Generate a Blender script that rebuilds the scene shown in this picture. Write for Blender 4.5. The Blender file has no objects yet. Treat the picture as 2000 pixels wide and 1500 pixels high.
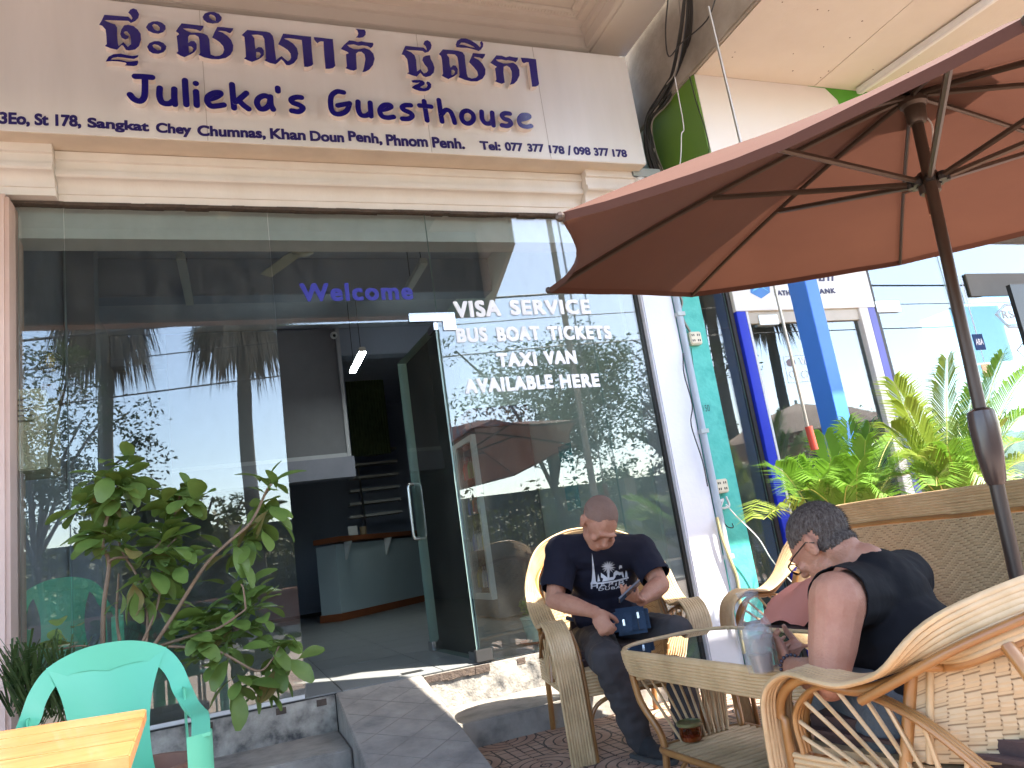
import bpy, bmesh, math, random
from mathutils import Vector as Vec, Matrix, noise as mnoise
sc = bpy.context.scene
COL = sc.collection
R = math.radians
random.seed(7)

# ---------------------------------------------------------------- camera
CAM = Vec((0.0, -4.7, 1.0))
FPX = 1470.55                      # focal length in pixels of the 2000 px wide picture
YAW, PITCH, ROLL = R(21.671), R(12.076), R(-8.456)
_f = Vec((math.sin(YAW)*math.cos(PITCH), math.cos(YAW)*math.cos(PITCH), math.sin(PITCH)))
_r0 = Vec((math.cos(YAW), -math.sin(YAW), 0)); _u0 = _r0.cross(_f)
_r = _r0*math.cos(ROLL)+_u0*math.sin(ROLL); _u = -_r0*math.sin(ROLL)+_u0*math.cos(ROLL)
cam_d = bpy.data.cameras.new('camera'); cam = bpy.data.objects.new('camera', cam_d); COL.objects.link(cam)
cam_d.sensor_width = 36; cam_d.lens = FPX/2000*36; cam_d.clip_end = 2000; cam_d.clip_start = .05
cam.matrix_world = Matrix(((_r.x, _u.x, -_f.x, CAM.x), (_r.y, _u.y, -_f.y, CAM.y), (_r.z, _u.z, -_f.z, CAM.z), (0, 0, 0, 1)))
sc.camera = cam

# ---------------------------------------------------------------- light
SUN = Vec((.47, -.47, .88)).normalized()
elev = math.asin(SUN.z); az = math.atan2(SUN.x, SUN.y)
w = bpy.data.worlds.new('World'); sc.world = w; w.use_nodes = True
nt = w.node_tree; bg = nt.nodes['Background']
sky = nt.nodes.new('ShaderNodeTexSky'); sky.sky_type = 'NISHITA'; sky.sun_disc = False
sky.sun_elevation = elev; sky.sun_rotation = az; sky.air_density = 1.0; sky.dust_density = 1.2; sky.ozone_density = 1.0
nt.links.new(sky.outputs[0], bg.inputs[0]); bg.inputs[1].default_value = .15
sl = bpy.data.lights.new('sun', 'SUN'); sl.energy = 3.4; sl.angle = R(.53); sl.color = (1, .93, .82)
so = bpy.data.objects.new('sun', sl); COL.objects.link(so); so.rotation_euler = SUN.to_track_quat('Z', 'Y').to_euler()
sc.view_settings.view_transform = 'Standard'; sc.view_settings.look = 'None'; sc.view_settings.gamma = 1
sc.view_settings.exposure = 2.75
try: sc.view_settings.use_curve_mapping = False
except Exception: pass
sc.render.engine = 'CYCLES'
sc.cycles.max_bounces = 10; sc.cycles.diffuse_bounces = 5; sc.cycles.glossy_bounces = 5
sc.cycles.transparent_max_bounces = 24; sc.cycles.transmission_bounces = 8; sc.cycles.caustics_reflective = False
sc.cycles.use_denoising = True

# ---------------------------------------------------------------- helpers
def ray(px, py):
    return _r*((px-1000)/FPX) - _u*((py-750)/FPX) + _f
def onY(px, py, y=0.0):            # point of the plane Y = y seen at that spot of the 2000x1500 picture
    d = ray(px, py); return CAM + d*((y-CAM.y)/d.y)
def atD(px, py, t): return CAM + ray(px, py)*t

def ramp(nt, fac, stops):
    n = nt.nodes.new('ShaderNodeValToRGB'); cr = n.color_ramp
    while len(cr.elements) < len(stops): cr.elements.new(.5)
    for e, (p, c) in zip(cr.elements, stops): e.position = p; e.color = (*c, 1)
    nt.links.new(fac, n.inputs[0]); return n.outputs[0]
_M = {}
def mat(name, c, rough=.6, c2=None, ns=6., nd=4, bump=0., bs=40., metal=0., transl=0., spec=.5, coat=0., contrast=.25, c3=None, stretch=None, emis=None, alpha=1.):
    if name in _M: return _M[name]
    m = bpy.data.materials.new(name); m.use_nodes = True; _M[name] = m
    nt = m.node_tree; b = nt.nodes['Principled BSDF']; out = nt.nodes['Material Output']
    b.inputs['Base Color'].default_value = (*c, 1); b.inputs['Roughness'].default_value = rough
    b.inputs['Metallic'].default_value = metal; b.inputs['Specular IOR Level'].default_value = spec
    b.inputs['Coat Weight'].default_value = coat; m.diffuse_color = (*c, 1)
    tc = nt.nodes.new('ShaderNodeTexCoord'); vec = tc.outputs['Object']
    if stretch:
        mp = nt.nodes.new('ShaderNodeMapping'); mp.inputs['Scale'].default_value = stretch
        nt.links.new(vec, mp.inputs[0]); vec = mp.outputs[0]
    if c2 is None: c2 = tuple(x*.86 for x in c)
    n = nt.nodes.new('ShaderNodeTexNoise'); n.inputs['Scale'].default_value = ns; n.inputs['Detail'].default_value = nd
    n.inputs['Roughness'].default_value = .6
    nt.links.new(vec, n.inputs['Vector'])
    st = [(.5-contrast/1., c2), (.5+contrast/1., c)]
    if c3: st = [(.5-contrast, c3), (.5, c2), (.5+contrast, c)]
    colr = ramp(nt, n.outputs[0], st); nt.links.new(colr, b.inputs['Base Color'])
    if bump:
        n2 = nt.nodes.new('ShaderNodeTexNoise'); n2.inputs['Scale'].default_value = bs; n2.inputs['Detail'].default_value = 5
        nt.links.new(vec, n2.inputs['Vector'])
        bp = nt.nodes.new('ShaderNodeBump'); bp.inputs['Strength'].default_value = bump; bp.inputs['Distance'].default_value = .01
        nt.links.new(n2.outputs[0], bp.inputs['Height']); nt.links.new(bp.outputs[0], b.inputs['Normal'])
    if transl:
        t = nt.nodes.new('ShaderNodeBsdfTranslucent'); mx = nt.nodes.new('ShaderNodeMixShader'); mx.inputs[0].default_value = transl
        nt.links.new(colr, t.inputs[0]); nt.links.new(b.outputs[0], mx.inputs[1]); nt.links.new(t.outputs[0], mx.inputs[2])
        nt.links.new(mx.outputs[0], out.inputs[0])
    if emis:
        b.inputs['Emission Color'].default_value = (*emis[0], 1); b.inputs['Emission Strength'].default_value = emis[1]
    return m
def glass_mat(name, tint, refl, rough=0., refl_col=(1, 1, 1), dirt=0.):
    if name in _M: return _M[name]
    m = bpy.data.materials.new(name); m.use_nodes = True; _M[name] = m; nt = m.node_tree; nt.nodes.clear()
    o = nt.nodes.new('ShaderNodeOutputMaterial'); t = nt.nodes.new('ShaderNodeBsdfTransparent'); g = nt.nodes.new('ShaderNodeBsdfGlossy')
    t.inputs[0].default_value = (*tint, 1); g.inputs['Color'].default_value = (*refl_col, 1); g.inputs['Roughness'].default_value = rough
    lw = nt.nodes.new('ShaderNodeLayerWeight'); lw.inputs[0].default_value = .12
    ma = nt.nodes.new('ShaderNodeMath'); ma.operation = 'ADD'; ma.use_clamp = True
    nt.links.new(lw.outputs['Fresnel'], ma.inputs[0]); ma.inputs[1].default_value = refl
    mx = nt.nodes.new('ShaderNodeMixShader'); nt.links.new(ma.outputs[0], mx.inputs[0])
    nt.links.new(t.outputs[0], mx.inputs[1]); nt.links.new(g.outputs[0], mx.inputs[2])
    last = mx.outputs[0]
    if dirt:
        df = nt.nodes.new('ShaderNodeBsdfDiffuse'); df.inputs[0].default_value = (.55, .55, .5, 1)
        tc = nt.nodes.new('ShaderNodeTexCoord'); mp = nt.nodes.new('ShaderNodeMapping'); mp.inputs['Scale'].default_value = (3, 3, 1.2)
        n = nt.nodes.new('ShaderNodeTexNoise'); n.inputs['Scale'].default_value = 3; n.inputs['Detail'].default_value = 8
        nt.links.new(tc.outputs['Object'], mp.inputs[0]); nt.links.new(mp.outputs[0], n.inputs['Vector'])
        f = ramp(nt, n.outputs[0], [(.45, (dirt*.25,)*3), (.75, (dirt,)*3)])
        m2 = nt.nodes.new('ShaderNodeMixShader'); nt.links.new(f, m2.inputs[0]); nt.links.new(last, m2.inputs[1]); nt.links.new(df.outputs[0], m2.inputs[2]); last = m2.outputs[0]
    nt.links.new(last, o.inputs[0]); return m

MW = {}
def props(o, label=None, cat=None, group=None, kind=None):
    if label: o['label'] = label
    if cat: o['category'] = cat
    if group: o['group'] = group
    if kind: o['kind'] = kind
    return o
def thing(name, label, cat, loc=(0, 0, 0), rz=0., group=None, kind=None):
    o = bpy.data.objects.new(name, None); COL.objects.link(o); o.location = loc; o.rotation_euler = (0, 0, rz)
    o.empty_display_size = .1
    MW[o.name] = Matrix.Translation(Vec(loc)) @ Matrix.Rotation(rz, 4, 'Z')
    return props(o, label, cat, group, kind)
def link(name, me, parent=None, world=True, mw=None):
    o = bpy.data.objects.new(name, me); COL.objects.link(o)
    if mw is not None: o.matrix_basis = mw
    if parent is not None:
        o.parent = parent
        if world and parent.name in MW: o.matrix_parent_inverse = MW[parent.name].inverted()
    MW[o.name] = (mw.copy() if mw is not None else Matrix.Identity(4))
    return o
def tree_copy(o, loc, rz=None, parent=None):
    c = o.copy(); COL.objects.link(c)
    if parent is None:
        c.location = loc
        if rz is not None: c.rotation_euler = (0, 0, rz)
    else: c.parent = parent
    for ch in o.children: tree_copy(ch, None, None, c)
    return c

class MB:
    def __init__(s): s.v = []; s.f = []; s.m = []; s.mi = 0
    def add(s, vs, fs):
        b = len(s.v); s.v += [tuple(v) for v in vs]
        for f in fs: s.f.append([b+i for i in f]); s.m.append(s.mi)
        return s
    def box(s, x0, x1, y0, y1, z0, z1):
        v = [(x, y, z) for x in (x0, x1) for y in (y0, y1) for z in (z0, z1)]
        return s.add(v, [(0, 1, 3, 2), (4, 6, 7, 5), (0, 4, 5, 1), (2, 3, 7, 6), (0, 2, 6, 4), (1, 5, 7, 3)])
    def obox(s, c, size, M3):
        hx, hy, hz = [a/2 for a in size]
        v = [Vec(c)+M3@Vec((x, y, z)) for x in (-hx, hx) for y in (-hy, hy) for z in (-hz, hz)]
        return s.add(v, [(0, 1, 3, 2), (4, 6, 7, 5), (0, 4, 5, 1), (2, 3, 7, 6), (0, 2, 6, 4), (1, 5, 7, 3)])
    def tube(s, pts, r, n=8, closed=False, cap=True, sx=1.0, up=None):
        pts = [Vec(p) for p in pts]; N = len(pts)
        if N < 2: return s
        rs = r if isinstance(r, (list, tuple)) else [r]*N
        T = []
        for i in range(N):
            a = pts[i-1] if (i > 0 or closed) else pts[0]; b = pts[(i+1) % N] if (i < N-1 or closed) else pts[-1]
            d = b-a; T.append(d.normalized() if d.length > 1e-9 else Vec((0, 0, 1)))
        u = Vec(up) if up is not None else (Vec((0, 0, 1)) if abs(T[0].z) < .9 else Vec((1, 0, 0)))
        vs = []
        for i in range(N):
            if up is not None: u = Vec(up)
            u = (u - T[i]*u.dot(T[i]))
            u = u.normalized() if u.length > 1e-6 else T[i].orthogonal().normalized()
            w = T[i].cross(u)
            for k in range(n):
                a = 2*math.pi*k/n; vs.append(pts[i]+(u*math.cos(a)+w*math.sin(a)*sx)*rs[i])
        fs = []
        for i in range(N if closed else N-1):
            j = (i+1) % N
            for k in range(n):
                l = (k+1) % n; fs.append((i*n+k, i*n+l, j*n+l, j*n+k))
        if cap and not closed:
            fs.append(tuple(range(n-1, -1, -1))); fs.append(tuple((N-1)*n+k for k in range(n)))
        return s.add(vs, fs)
    def lathe(s, prof, c=(0, 0, 0), n=24, M3=None):
        vs = []
        for r, z in prof:
            for k in range(n):
                a = 2*math.pi*k/n; p = Vec((r*math.cos(a), r*math.sin(a), z)); vs.append((M3@p if M3 else p)+Vec(c))
        fs = [(i*n+k, i*n+(k+1) % n, (i+1)*n+(k+1) % n, (i+1)*n+k) for i in range(len(prof)-1) for k in range(n)]
        fs.append(tuple(range(n-1, -1, -1))); fs.append(tuple((len(prof)-1)*n+k for k in range(n)))
        return s.add(vs, fs)
    def extrudeX(s, prof, x0, x1):    # closed (y, z) outline along X
        n = len(prof); vs = [(x0, y, z) for y, z in prof]+[(x1, y, z) for y, z in prof]
        return s.add(vs, [(i, (i+1) % n, n+(i+1) % n, n+i) for i in range(n)]+[tuple(range(n-1, -1, -1)), tuple(range(n, 2*n))])
    def prism(s, poly, n, d):         # world polygon extruded along n by d
        k = len(poly); a = [Vec(p) for p in poly]; o = Vec(n)*d
        return s.add(a+[p+o for p in a], [(i, (i+1) % k, k+(i+1) % k, k+i) for i in range(k)]+[tuple(range(k-1, -1, -1)), tuple(range(k, 2*k))])
    def ell(s, c, r, n=12, m=8, M3=None):
        vs = []; fs = []
        for i in range(m+1):
            t = math.pi*i/m
            for k in range(n):
                a = 2*math.pi*k/n; p = Vec((r[0]*math.sin(t)*math.cos(a), r[1]*math.sin(t)*math.sin(a), r[2]*math.cos(t)))
                vs.append((M3@p if M3 else p)+Vec(c))
        for i in range(m):
            for k in range(n): fs.append((i*n+k, (i+1)*n+k, (i+1)*n+(k+1) % n, i*n+(k+1) % n))
        return s.add(vs, fs)
    def mesh(s, name, mats, smooth=None, bevel=0.):
        me = bpy.data.meshes.new(name); me.from_pydata(s.v, [], s.f); me.validate()
        for m in (mats if isinstance(mats, (list, tuple)) else [mats]): me.materials.append(m)
        if len(me.polygons) == len(s.m): me.polygons.foreach_set('material_index', s.m)
        bm = bmesh.new(); bm.from_mesh(me)
        if bevel:
            bmesh.ops.bevel(bm, geom=[e for e in bm.edges if len(e.link_faces) == 2 and e.calc_face_angle(0) > .6], offset=bevel, segments=2, affect='EDGES', clamp_overlap=True)
        bmesh.ops.recalc_face_normals(bm, faces=bm.faces)
        if smooth is not None:
            for f in bm.faces: f.smooth = True
            for e in bm.edges:
                e.smooth = not (len(e.link_faces) == 2 and e.calc_face_angle(0) > smooth)
        bm.to_mesh(me); bm.free(); return me
    def build(s, name, mats, parent=None, smooth=None, bevel=0., world=True, mw=None):
        return link(name, s.mesh(name, mats, smooth, bevel), parent, world, mw)
def crom(P, k=6, closed=False):
    P = [Vec(p) for p in P]; n = len(P); out = []
    rng = range(n) if closed else range(n-1)
    for i in rng:
        a, b, c, d = (P[(i-1) % n] if closed or i > 0 else P[0]*2-P[1]), P[i], P[(i+1) % n], (P[(i+2) % n] if closed or i < n-2 else P[-1]*2-P[-2])
        for j in range(k):
            t = j/k; out.append(.5*((2*b)+(c-a)*t+(2*a-5*b+4*c-d)*t*t+(3*b-3*c+d-a)*t**3))
    if not closed: out.append(P[-1])
    return out
def struct(o): return props(o, kind='structure')
def bez2mesh(loops):                  # flat filled outlines (even-odd) -> verts (u, v), tris
    cu = bpy.data.curves.new('t', 'CURVE'); cu.dimensions = '2D'; cu.fill_mode = 'FRONT'
    for L in loops:
        sp = cu.splines.new('POLY'); sp.points.add(len(L)-1); sp.use_cyclic_u = True
        for p, (x, y) in zip(sp.points, L): p.co = (x, y, 0, 1)
    ob = bpy.data.objects.new('t', cu); me = bpy.data.meshes.new_from_object(ob)
    vs = [v.co.copy() for v in me.vertices]; fs = [tuple(p.vertices) for p in me.polygons]
    bpy.data.objects.remove(ob); bpy.data.meshes.remove(me); bpy.data.curves.remove(cu)
    return vs, fs
def textmesh(t, off=0., space=1., font=None):
    cu = bpy.data.curves.new('t', 'FONT'); cu.body = t; cu.offset = off; cu.space_character = space
    if font: cu.font = font
    ob = bpy.data.objects.new('t', cu); me = bpy.data.meshes.new_from_object(ob)
    vs = [v.co.copy() for v in me.vertices]; fs = [tuple(p.vertices) for p in me.polygons]
    bpy.data.objects.remove(ob); bpy.data.meshes.remove(me); bpy.data.curves.remove(cu)
    return vs, fs
def flat_text(name, t, x0, x1, z0, z1, y, m, parent, off=.02, space=1., shear=0., rise=0., bold=0.):
    vs, fs = textmesh(t, off, space)
    ax = min(v.x for v in vs); bx = max(v.x for v in vs); az_ = min(v.y for v in vs); bz = max(v.y for v in vs)
    P = []
    for v in vs:
        a = (v.x-ax)/(bx-ax); b = (v.y-az_)/(bz-az_)
        P.append((x0+(x1-x0)*a+shear*b, y, z0+(z1-z0)*b+rise*a))
    if bold:
        Q = []; F = []; n = len(P)
        for k, (dx, dz) in enumerate(((-1, -1), (1, -1), (-1, 1), (1, 1), (0, 0), (-1, 0), (1, 0), (0, 1), (0, -1))):
            Q += [(p[0]+dx*bold, p[1]-.0003*k, p[2]+dz*bold*.8) for p in P]; F += [tuple(i+n*k for i in f) for f in fs]
        P, fs = Q, F
    me = bpy.data.meshes.new(name); me.from_pydata(P, [], fs); me.materials.append(m)
    return link(name, me, parent)
def solid_from_flat(mb, vs, fs, fn, depth_vec, front_mi=0, side_mi=1):
    """front faces + side walls; fn maps (u, v) to the front surface"""
    F = [fn(v) for v in vs]; B = [p+depth_vec for p in F]; n = len(F)
    mb.mi = front_mi; b0 = len(mb.v); mb.add(F, fs)
    cnt = {}
    for f in fs:
        for i in range(len(f)):
            e = (f[i], f[(i+1) % len(f)]); cnt[e] = cnt.get(e, 0)+1
    mb.mi = side_mi
    sf = []
    for (a, b) in cnt:
        if (b, a) not in cnt: sf.append((a, b, n+b, n+a))
    mb.add(F+B, sf); mb.mi = 0
# ---------------------------------------------------------------- materials
cream = mat('warm_white_paint', (.80, .77, .73), .7, (.70, .66, .61), ns=2.6, nd=9, stretch=(1.5, 1, .5), bump=.08, bs=60)
ceilp = mat('ceiling_paint', (.70, .66, .61), .8, (.62, .58, .53), ns=1.2, bump=.1, bs=30)
lav = mat('lavender_white_paint', (.74, .76, .84), .6, (.66, .68, .77), ns=2.2, bump=.12, bs=35)
pinkp = mat('pink_paint', (.70, .52, .45), .7, (.62, .45, .39), ns=2, bump=.1)
signw = mat('sign_white_panel', (.84, .85, .86), .35, (.74, .75, .75), ns=3.2, nd=8, stretch=(1.6, 1, .22), contrast=.3)
signund = mat('sign_cream_edge', (.74, .64, .52), .5)
navy = mat('navy_acrylic', (.016, .010, .24), .18, (.014, .010, .18), spec=.6)
lettside = mat('white_acrylic_edge', (.85, .78, .74), .4)
printb = mat('navy_print', (.02, .012, .16), .5)
concrete = mat('grey_concrete', (.38, .35, .305), .85, (.26, .24, .21), ns=5, nd=10, bump=.5, bs=30, c3=(.06, .06, .058))
concrete2 = mat('stained_concrete', (.40, .36, .31), .9, (.30, .265, .22), ns=3, nd=10, bump=.5, bs=24, c3=(.20, .17, .14))
peel = mat('peeling_blue_plaster', (.42, .39, .34), .9, (.27, .25, .22), ns=9, nd=12, bump=.9, bs=35, c3=(.06, .06, .06), contrast=.16)
soffit = mat('board_soffit', (.72, .66, .58), .9, (.66, .59, .51), ns=2.2, nd=8, bump=.2, bs=50)
darkgap = mat('dark_sealant', (.05, .035, .03), .8, (.10, .07, .05), ns=20, bump=.8, bs=50)
teal = mat('teal_paint', (.05, .42, .37), .6, (.09, .50, .44), ns=7, nd=8, bump=.25, bs=40, c3=(.03, .34, .31))
chrome = mat('chrome', (.75, .75, .76), .15, metal=1.)
steel = mat('brushed_steel', (.60, .60, .58), .28, metal=1.)
black = mat('black_plastic', (.02, .02, .02), .4)
bluepaint = mat('blue_frame', (.015, .035, .55), .35)
bluecol_m = mat('blue_column_paint', (.06, .21, .70), .45, (.05, .18, .62), ns=3, bump=.05)
gpaint = mat('green_panel', (.13, .27, .03), .5, (.11, .23, .03), ns=2)
gpaint2 = mat('bright_green_panel', (.09, .36, .03), .5)
white = mat('white_panel', (.80, .78, .76), .5, (.76, .74, .71), ns=1.5)
pvc = mat('grey_pvc', (.42, .48, .50), .5)
pvcw = mat('white_pvc', (.72, .72, .72), .5)
cable_m = mat('black_cable', (.018, .017, .016), .6)
cableg = mat('grey_cable', (.28, .25, .22), .7)
socket_m = mat('cream_socket', (.70, .64, .50), .5)
navywall = mat('interior_blue_grey', (.30, .34, .44), .8, (.27, .31, .40), ns=.8)
intceil = mat('interior_ceiling', (.48, .52, .62), .8)
intgrey = mat('interior_dark_panel', (.16, .16, .18), .7)
palegreen = mat('pale_green_wall', (.60, .70, .67), .6, (.54, .64, .61), ns=1)
ftile = mat('grey_floor_tile', (.26, .27, .27), .35, (.22, .23, .23), ns=6, nd=8)
grout = mat('floor_grout', (.05, .05, .05), .9)
tinted = glass_mat('shop_glass', (.87, .905, .89), .078, refl_col=(1., .98, .96), dirt=.035)
tinted_bank = glass_mat('bank_glass', (.45, .55, .58), .13, dirt=.02)
tableglass = glass_mat('dark_table_glass', (.22, .10, .08), .30)
clear = glass_mat('clear_glass', (.90, .92, .92), .05)
def edge_mat():
    return mat('glass_edge', (.35, .50, .46), .2)
gedge = edge_mat()

# ---------------------------------------------------------------- ground, pavement
FL = .34
MB().box(-400, 400, -400, 400, -.20, -.14).build('ground', mat('distant_ground', (.16, .14, .11), .95, (.12, .12, .07), ns=.3, nd=10)).__setitem__('kind', 'structure')
MB().box(-120, 120, -13.0, -7.6, -.14, -.10).build('road', mat('asphalt', (.075, .072, .07), .9, (.055, .053, .05), ns=12, nd=10, bump=.4, bs=80)).__setitem__('kind', 'structure')
kb = MB()
for i in range(-30, 31): kb.box(i+.005, i+.995, -7.6, -7.42, -.14, .035)
struct(kb.build('kerb', mat('kerb_stone', (.42, .40, .36), .85, (.34, .32, .28), ns=4, bump=.3), bevel=.012))
kb = MB()
for i in range(-30, 31): kb.box(i+.005, i+.995, -13.2, -13.02, -.14, .035)
struct(kb.build('far_kerb', _M['kerb_stone'], bevel=.012))
struct(MB().box(-120, 120, -18.5, -13.2, -.14, .0).build('far_pavement', mat('far_paving', (.20, .17, .14), .9, (.15, .13, .11), ns=3)))
mk = MB()
for i in range(-14, 15): mk.box(i*3.4, i*3.4+1.6, -10.36, -10.24, -.1, -.096)
struct(mk.build('road_marking', mat('road_paint', (.72, .70, .64), .7)))

def tile_mat():
    m = mat('pressed_terracotta_tile', (.47, .335, .255), .72, (.39, .26, .19), ns=5, nd=8, bump=.25, bs=60, c3=(.25, .13, .09))
    nt = m.node_tree; b = nt.nodes['Principled BSDF']
    tc = nt.nodes.new('ShaderNodeTexCoord'); sx = nt.nodes.new('ShaderNodeSeparateXYZ'); nt.links.new(tc.outputs['Object'], sx.inputs[0])
    def mth(op, a, b_=None, **k):
        n = nt.nodes.new('ShaderNodeMath'); n.operation = op
        for i, q in enumerate((a, b_)):
            if q is None: continue
            if isinstance(q, (int, float)): n.inputs[i].default_value = q
            else: nt.links.new(q, n.inputs[i])
        return n.outputs[0]
    X, Y = sx.outputs[0], sx.outputs[1]
    # the pressed pattern: two quarter-rings round two corners, small squares elsewhere (cell .30 m)
    def rings(cx, cy):
        d = mth('SQRT', mth('ADD', mth('POWER', mth('ADD', X, -cx), 2.), mth('POWER', mth('ADD', Y, -cy), 2.)))
        q = mth('ABSOLUTE', mth('SUBTRACT', mth('FRACT', mth('DIVIDE', d, .05)), .5))
        line = mth('LESS_THAN', q, .09); ins = mth('LESS_THAN', d, .18)
        return mth('MULTIPLY', line, ins), ins
    l1, i1 = rings(-.15, -.15); l2, i2 = rings(.15, .15)
    gx = mth('LESS_THAN', mth('ABSOLUTE', mth('SUBTRACT', mth('FRACT', mth('DIVIDE', X, .06)), .5)), .075)
    gy = mth('LESS_THAN', mth('ABSOLUTE', mth('SUBTRACT', mth('FRACT', mth('DIVIDE', Y, .06)), .5)), .075)
    ins = mth('MAXIMUM', i1, i2)
    g = mth('MULTIPLY', mth('MAXIMUM', gx, gy), mth('SUBTRACT', 1., ins))
    line = mth('MAXIMUM', mth('MAXIMUM', l1, l2), g)
    old = b.inputs['Base Color'].links[0].from_socket
    mx = nt.nodes.new('ShaderNodeMixRGB'); nt.links.new(line, mx.inputs[0]); nt.links.new(old, mx.inputs[1]); mx.inputs[2].default_value = (.055, .04, .03, 1)
    nt.links.new(mx.outputs[0], b.inputs['Base Color'])
    bp = nt.nodes.new('ShaderNodeBump'); bp.inputs['Strength'].default_value = .9; bp.inputs['Distance'].default_value = .004; bp.invert = True
    nt.links.new(line, bp.inputs['Height']); nt.links.new(b.inputs['Normal'].links[0].from_socket, bp.inputs['Normal']); nt.links.new(bp.outputs[0], b.inputs['Normal'])
    return m
tm = tile_mat()
pv = thing('pavement', None, None, (0, 0, 0), kind='structure')
struct(MB().box(-60, 60, -7.42, .2, -.14, -.012).build('bedding', mat('pavement_bed', (.24, .13, .09), .9, (.16, .10, .08), ns=4), pv))
tme = MB().box(-.148, .148, -.148, .148, -.05, 0).mesh('tile', tm, bevel=.003)
k = 0
for i in range(17):
    for j in range(17):
        x = .55+i*.3; y = -.70-j*.3
        if (x < 1.0 and y > -1.0): continue
        z = random.uniform(-.002, .002)
        o = link('tile', tme, pv, mw=Matrix.Translation((x, y, z)) @ Matrix.Rotation(R(90)*((i+j) % 2), 4, 'Z') @ Matrix.Rotation(random.uniform(-.008, .008), 4, 'X')); k += 1
rest = MB()
for i in range(-13, 24):
    for j in range(22):
        x = .55+i*.3; y = -.70-j*.3
        if 0 <= i < 17 and j < 17: continue
        rest.box(x-.148, x+.148, y-.148, y+.148, -.05, -.001)
props(rest.build('paving_tiles', mat('plain_terracotta_tile', (.36, .285, .23), .75, (.30, .23, .18), ns=4, nd=8), pv), kind='stuff')

# steps and ramp
st = thing('doorstep', 'two worn concrete steps with peeling plaster below the glass shopfront', 'steps', (0, 0, 0))
MB().box(1.025, 3.6, -.55, -.02, -.1, .13).build('step', concrete, st, bevel=.008)
MB().box(-3.0, .505, -.55, -.02, -.1, .14).build('step', concrete, st, bevel=.008)
MB().box(1.025, 2.966, -.018, .12, .05, FL-.012).build('riser', peel, st, bevel=.004)
MB().box(-3.0, .505, -.018, .12, .05, FL-.012).build('riser', peel, st, bevel=.004)
for i, x in enumerate([-.62, -.2, .18, .40, 1.62, 2.1, 2.5]): MB().box(x, x+.055, -.021, .0, FL-.055, FL-.02).build('setting_block', darkgap, st)
q = MB()
for i in range(9): q.box(1.03+i*.045, 1.03+i*.045+.047, -.026-random.random()*.006, .0, FL-.06+random.random()*.012, FL-.014)
q.build('sealant', darkgap, st)
rp = MB(); rp.prism([(.51, .0, .337), (.51, .0, .0), (.51, -1.55, .0), (.51, -1.52, .012)], (1, 0, 0), .51)
rpo = rp.build('ramp', mat('ramp_concrete', (.40, .365, .32), .85, (.29, .265, .235), ns=5, nd=12, bump=.6, bs=35, c3=(.16, .155, .15)), st, bevel=.015)
q = MB()   # scored lozenge lines raised a little on the ramp
for k in range(-6, 14):
    for s in (1, -1):
        x0 = .53; y0 = -.10-k*.24
        P = []
        for t in [i/12 for i in range(13)]:
            x = .53+.47*t; y = y0-s*.42*t*.9 if s > 0 else y0-.38+.38*t
            if -1.45 < y < -.05: P.append((x, y, .337+(.012-.337)*(-y/1.52)+.001))
        if len(P) > 2: q.tube(P, .0013, 4)
q.build('scored_lines', mat('ramp_score', (.24, .22, .195), .9), st)

# ---------------------------------------------------------------- the guesthouse
gh = thing('guesthouse_building', 'guesthouse front with cream cornice over the glass shopfront and white pilaster', 'building', (0, 0, 0))
struct_m = cream
MB().box(-6, 3.24, .0, .25, 3.36, 9.0).build('upper_wall', cream, gh)
MB().box(2.972, 3.24, -.07, .22, 0.132, 3.34).build('pilaster', lav, gh, bevel=.01)
MB().box(-1.75, -1.045, -.16, .2, .142, 3.34).build('pilaster', pinkp, gh, bevel=.02)
MB().box(-6, -1.75, -.05, .2, 0., 3.36).build('side_wall', cream, gh)
cv = [(0, 3.352), (-.03, 3.352), (-.035, 3.395), (-.045, 3.398), (-.048, 3.42)]
for i in range(7):
    a = i/6*math.pi/2; cv.append((-.048-.062*(1-math.cos(a)), 3.42+.055*math.sin(a)))
cv += [(-.118, 3.485), (-.118, 3.512), (-.100, 3.516), (-.104, 3.575), (-.122, 3.58), (-.122, 3.632), (0, 3.632)]
MB().extrudeX(cv, -.82, 2.62).build('cornice', cream, gh, smooth=R(35))
cv2 = [(y-(.07 if y < 0 else 0), z+.004) for y, z in cv]
MB().extrudeX(cv2, -1.9, -.822).build('capital', cream, gh, smooth=R(35))
MB().extrudeX(cv2, 2.622, 3.235).build('capital', cream, gh, smooth=R(35))
q = MB(); random.seed(3)
x = -1.1
while x < 2.97:
    L = random.uniform(.05, .16); q.box(x, x+L, -.034-random.random()*.006, .012, 3.335-random.random()*.008, 3.351); x += L-.004
q.build('sealant_strip', darkgap, gh)

# deep canopy over the terrace
EDGE = [(3.3, .0), (3.3, -1.75), (2.82, -1.755), (3.28, -4.0)]
CF = -4.0
slab = [(-7, 0.0, 5.02)]+[(x, y, 5.02) for x, y in EDGE]+[(-7, CF, 5.02)]
MB().prism(slab, (0, 0, 1), .25).build('canopy_slab', ceilp, gh)
bm_ = MB()
bm_.prism([(x, y, 4.80) for x, y in EDGE[:2]]+[(x-.34, y, 4.80) for x, y in reversed(EDGE[:2])], (0, 0, 1), .218)
bm_.prism([(x, y-.003, 3.9) for x, y in EDGE[2:]]+[(x-.05, y-.003, 3.9) for x, y in reversed(EDGE[2:])], (0, 0, 1), 1.115)
bm_.build('side_beam', ceilp, gh, bevel=.006)
MB().box(-7, 3.24, CF+.002, CF+.14, 3.93, 5.018).build('front_beam', mat('dark_slate_beam', (.045, .055, .09), .8), gh)
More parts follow.
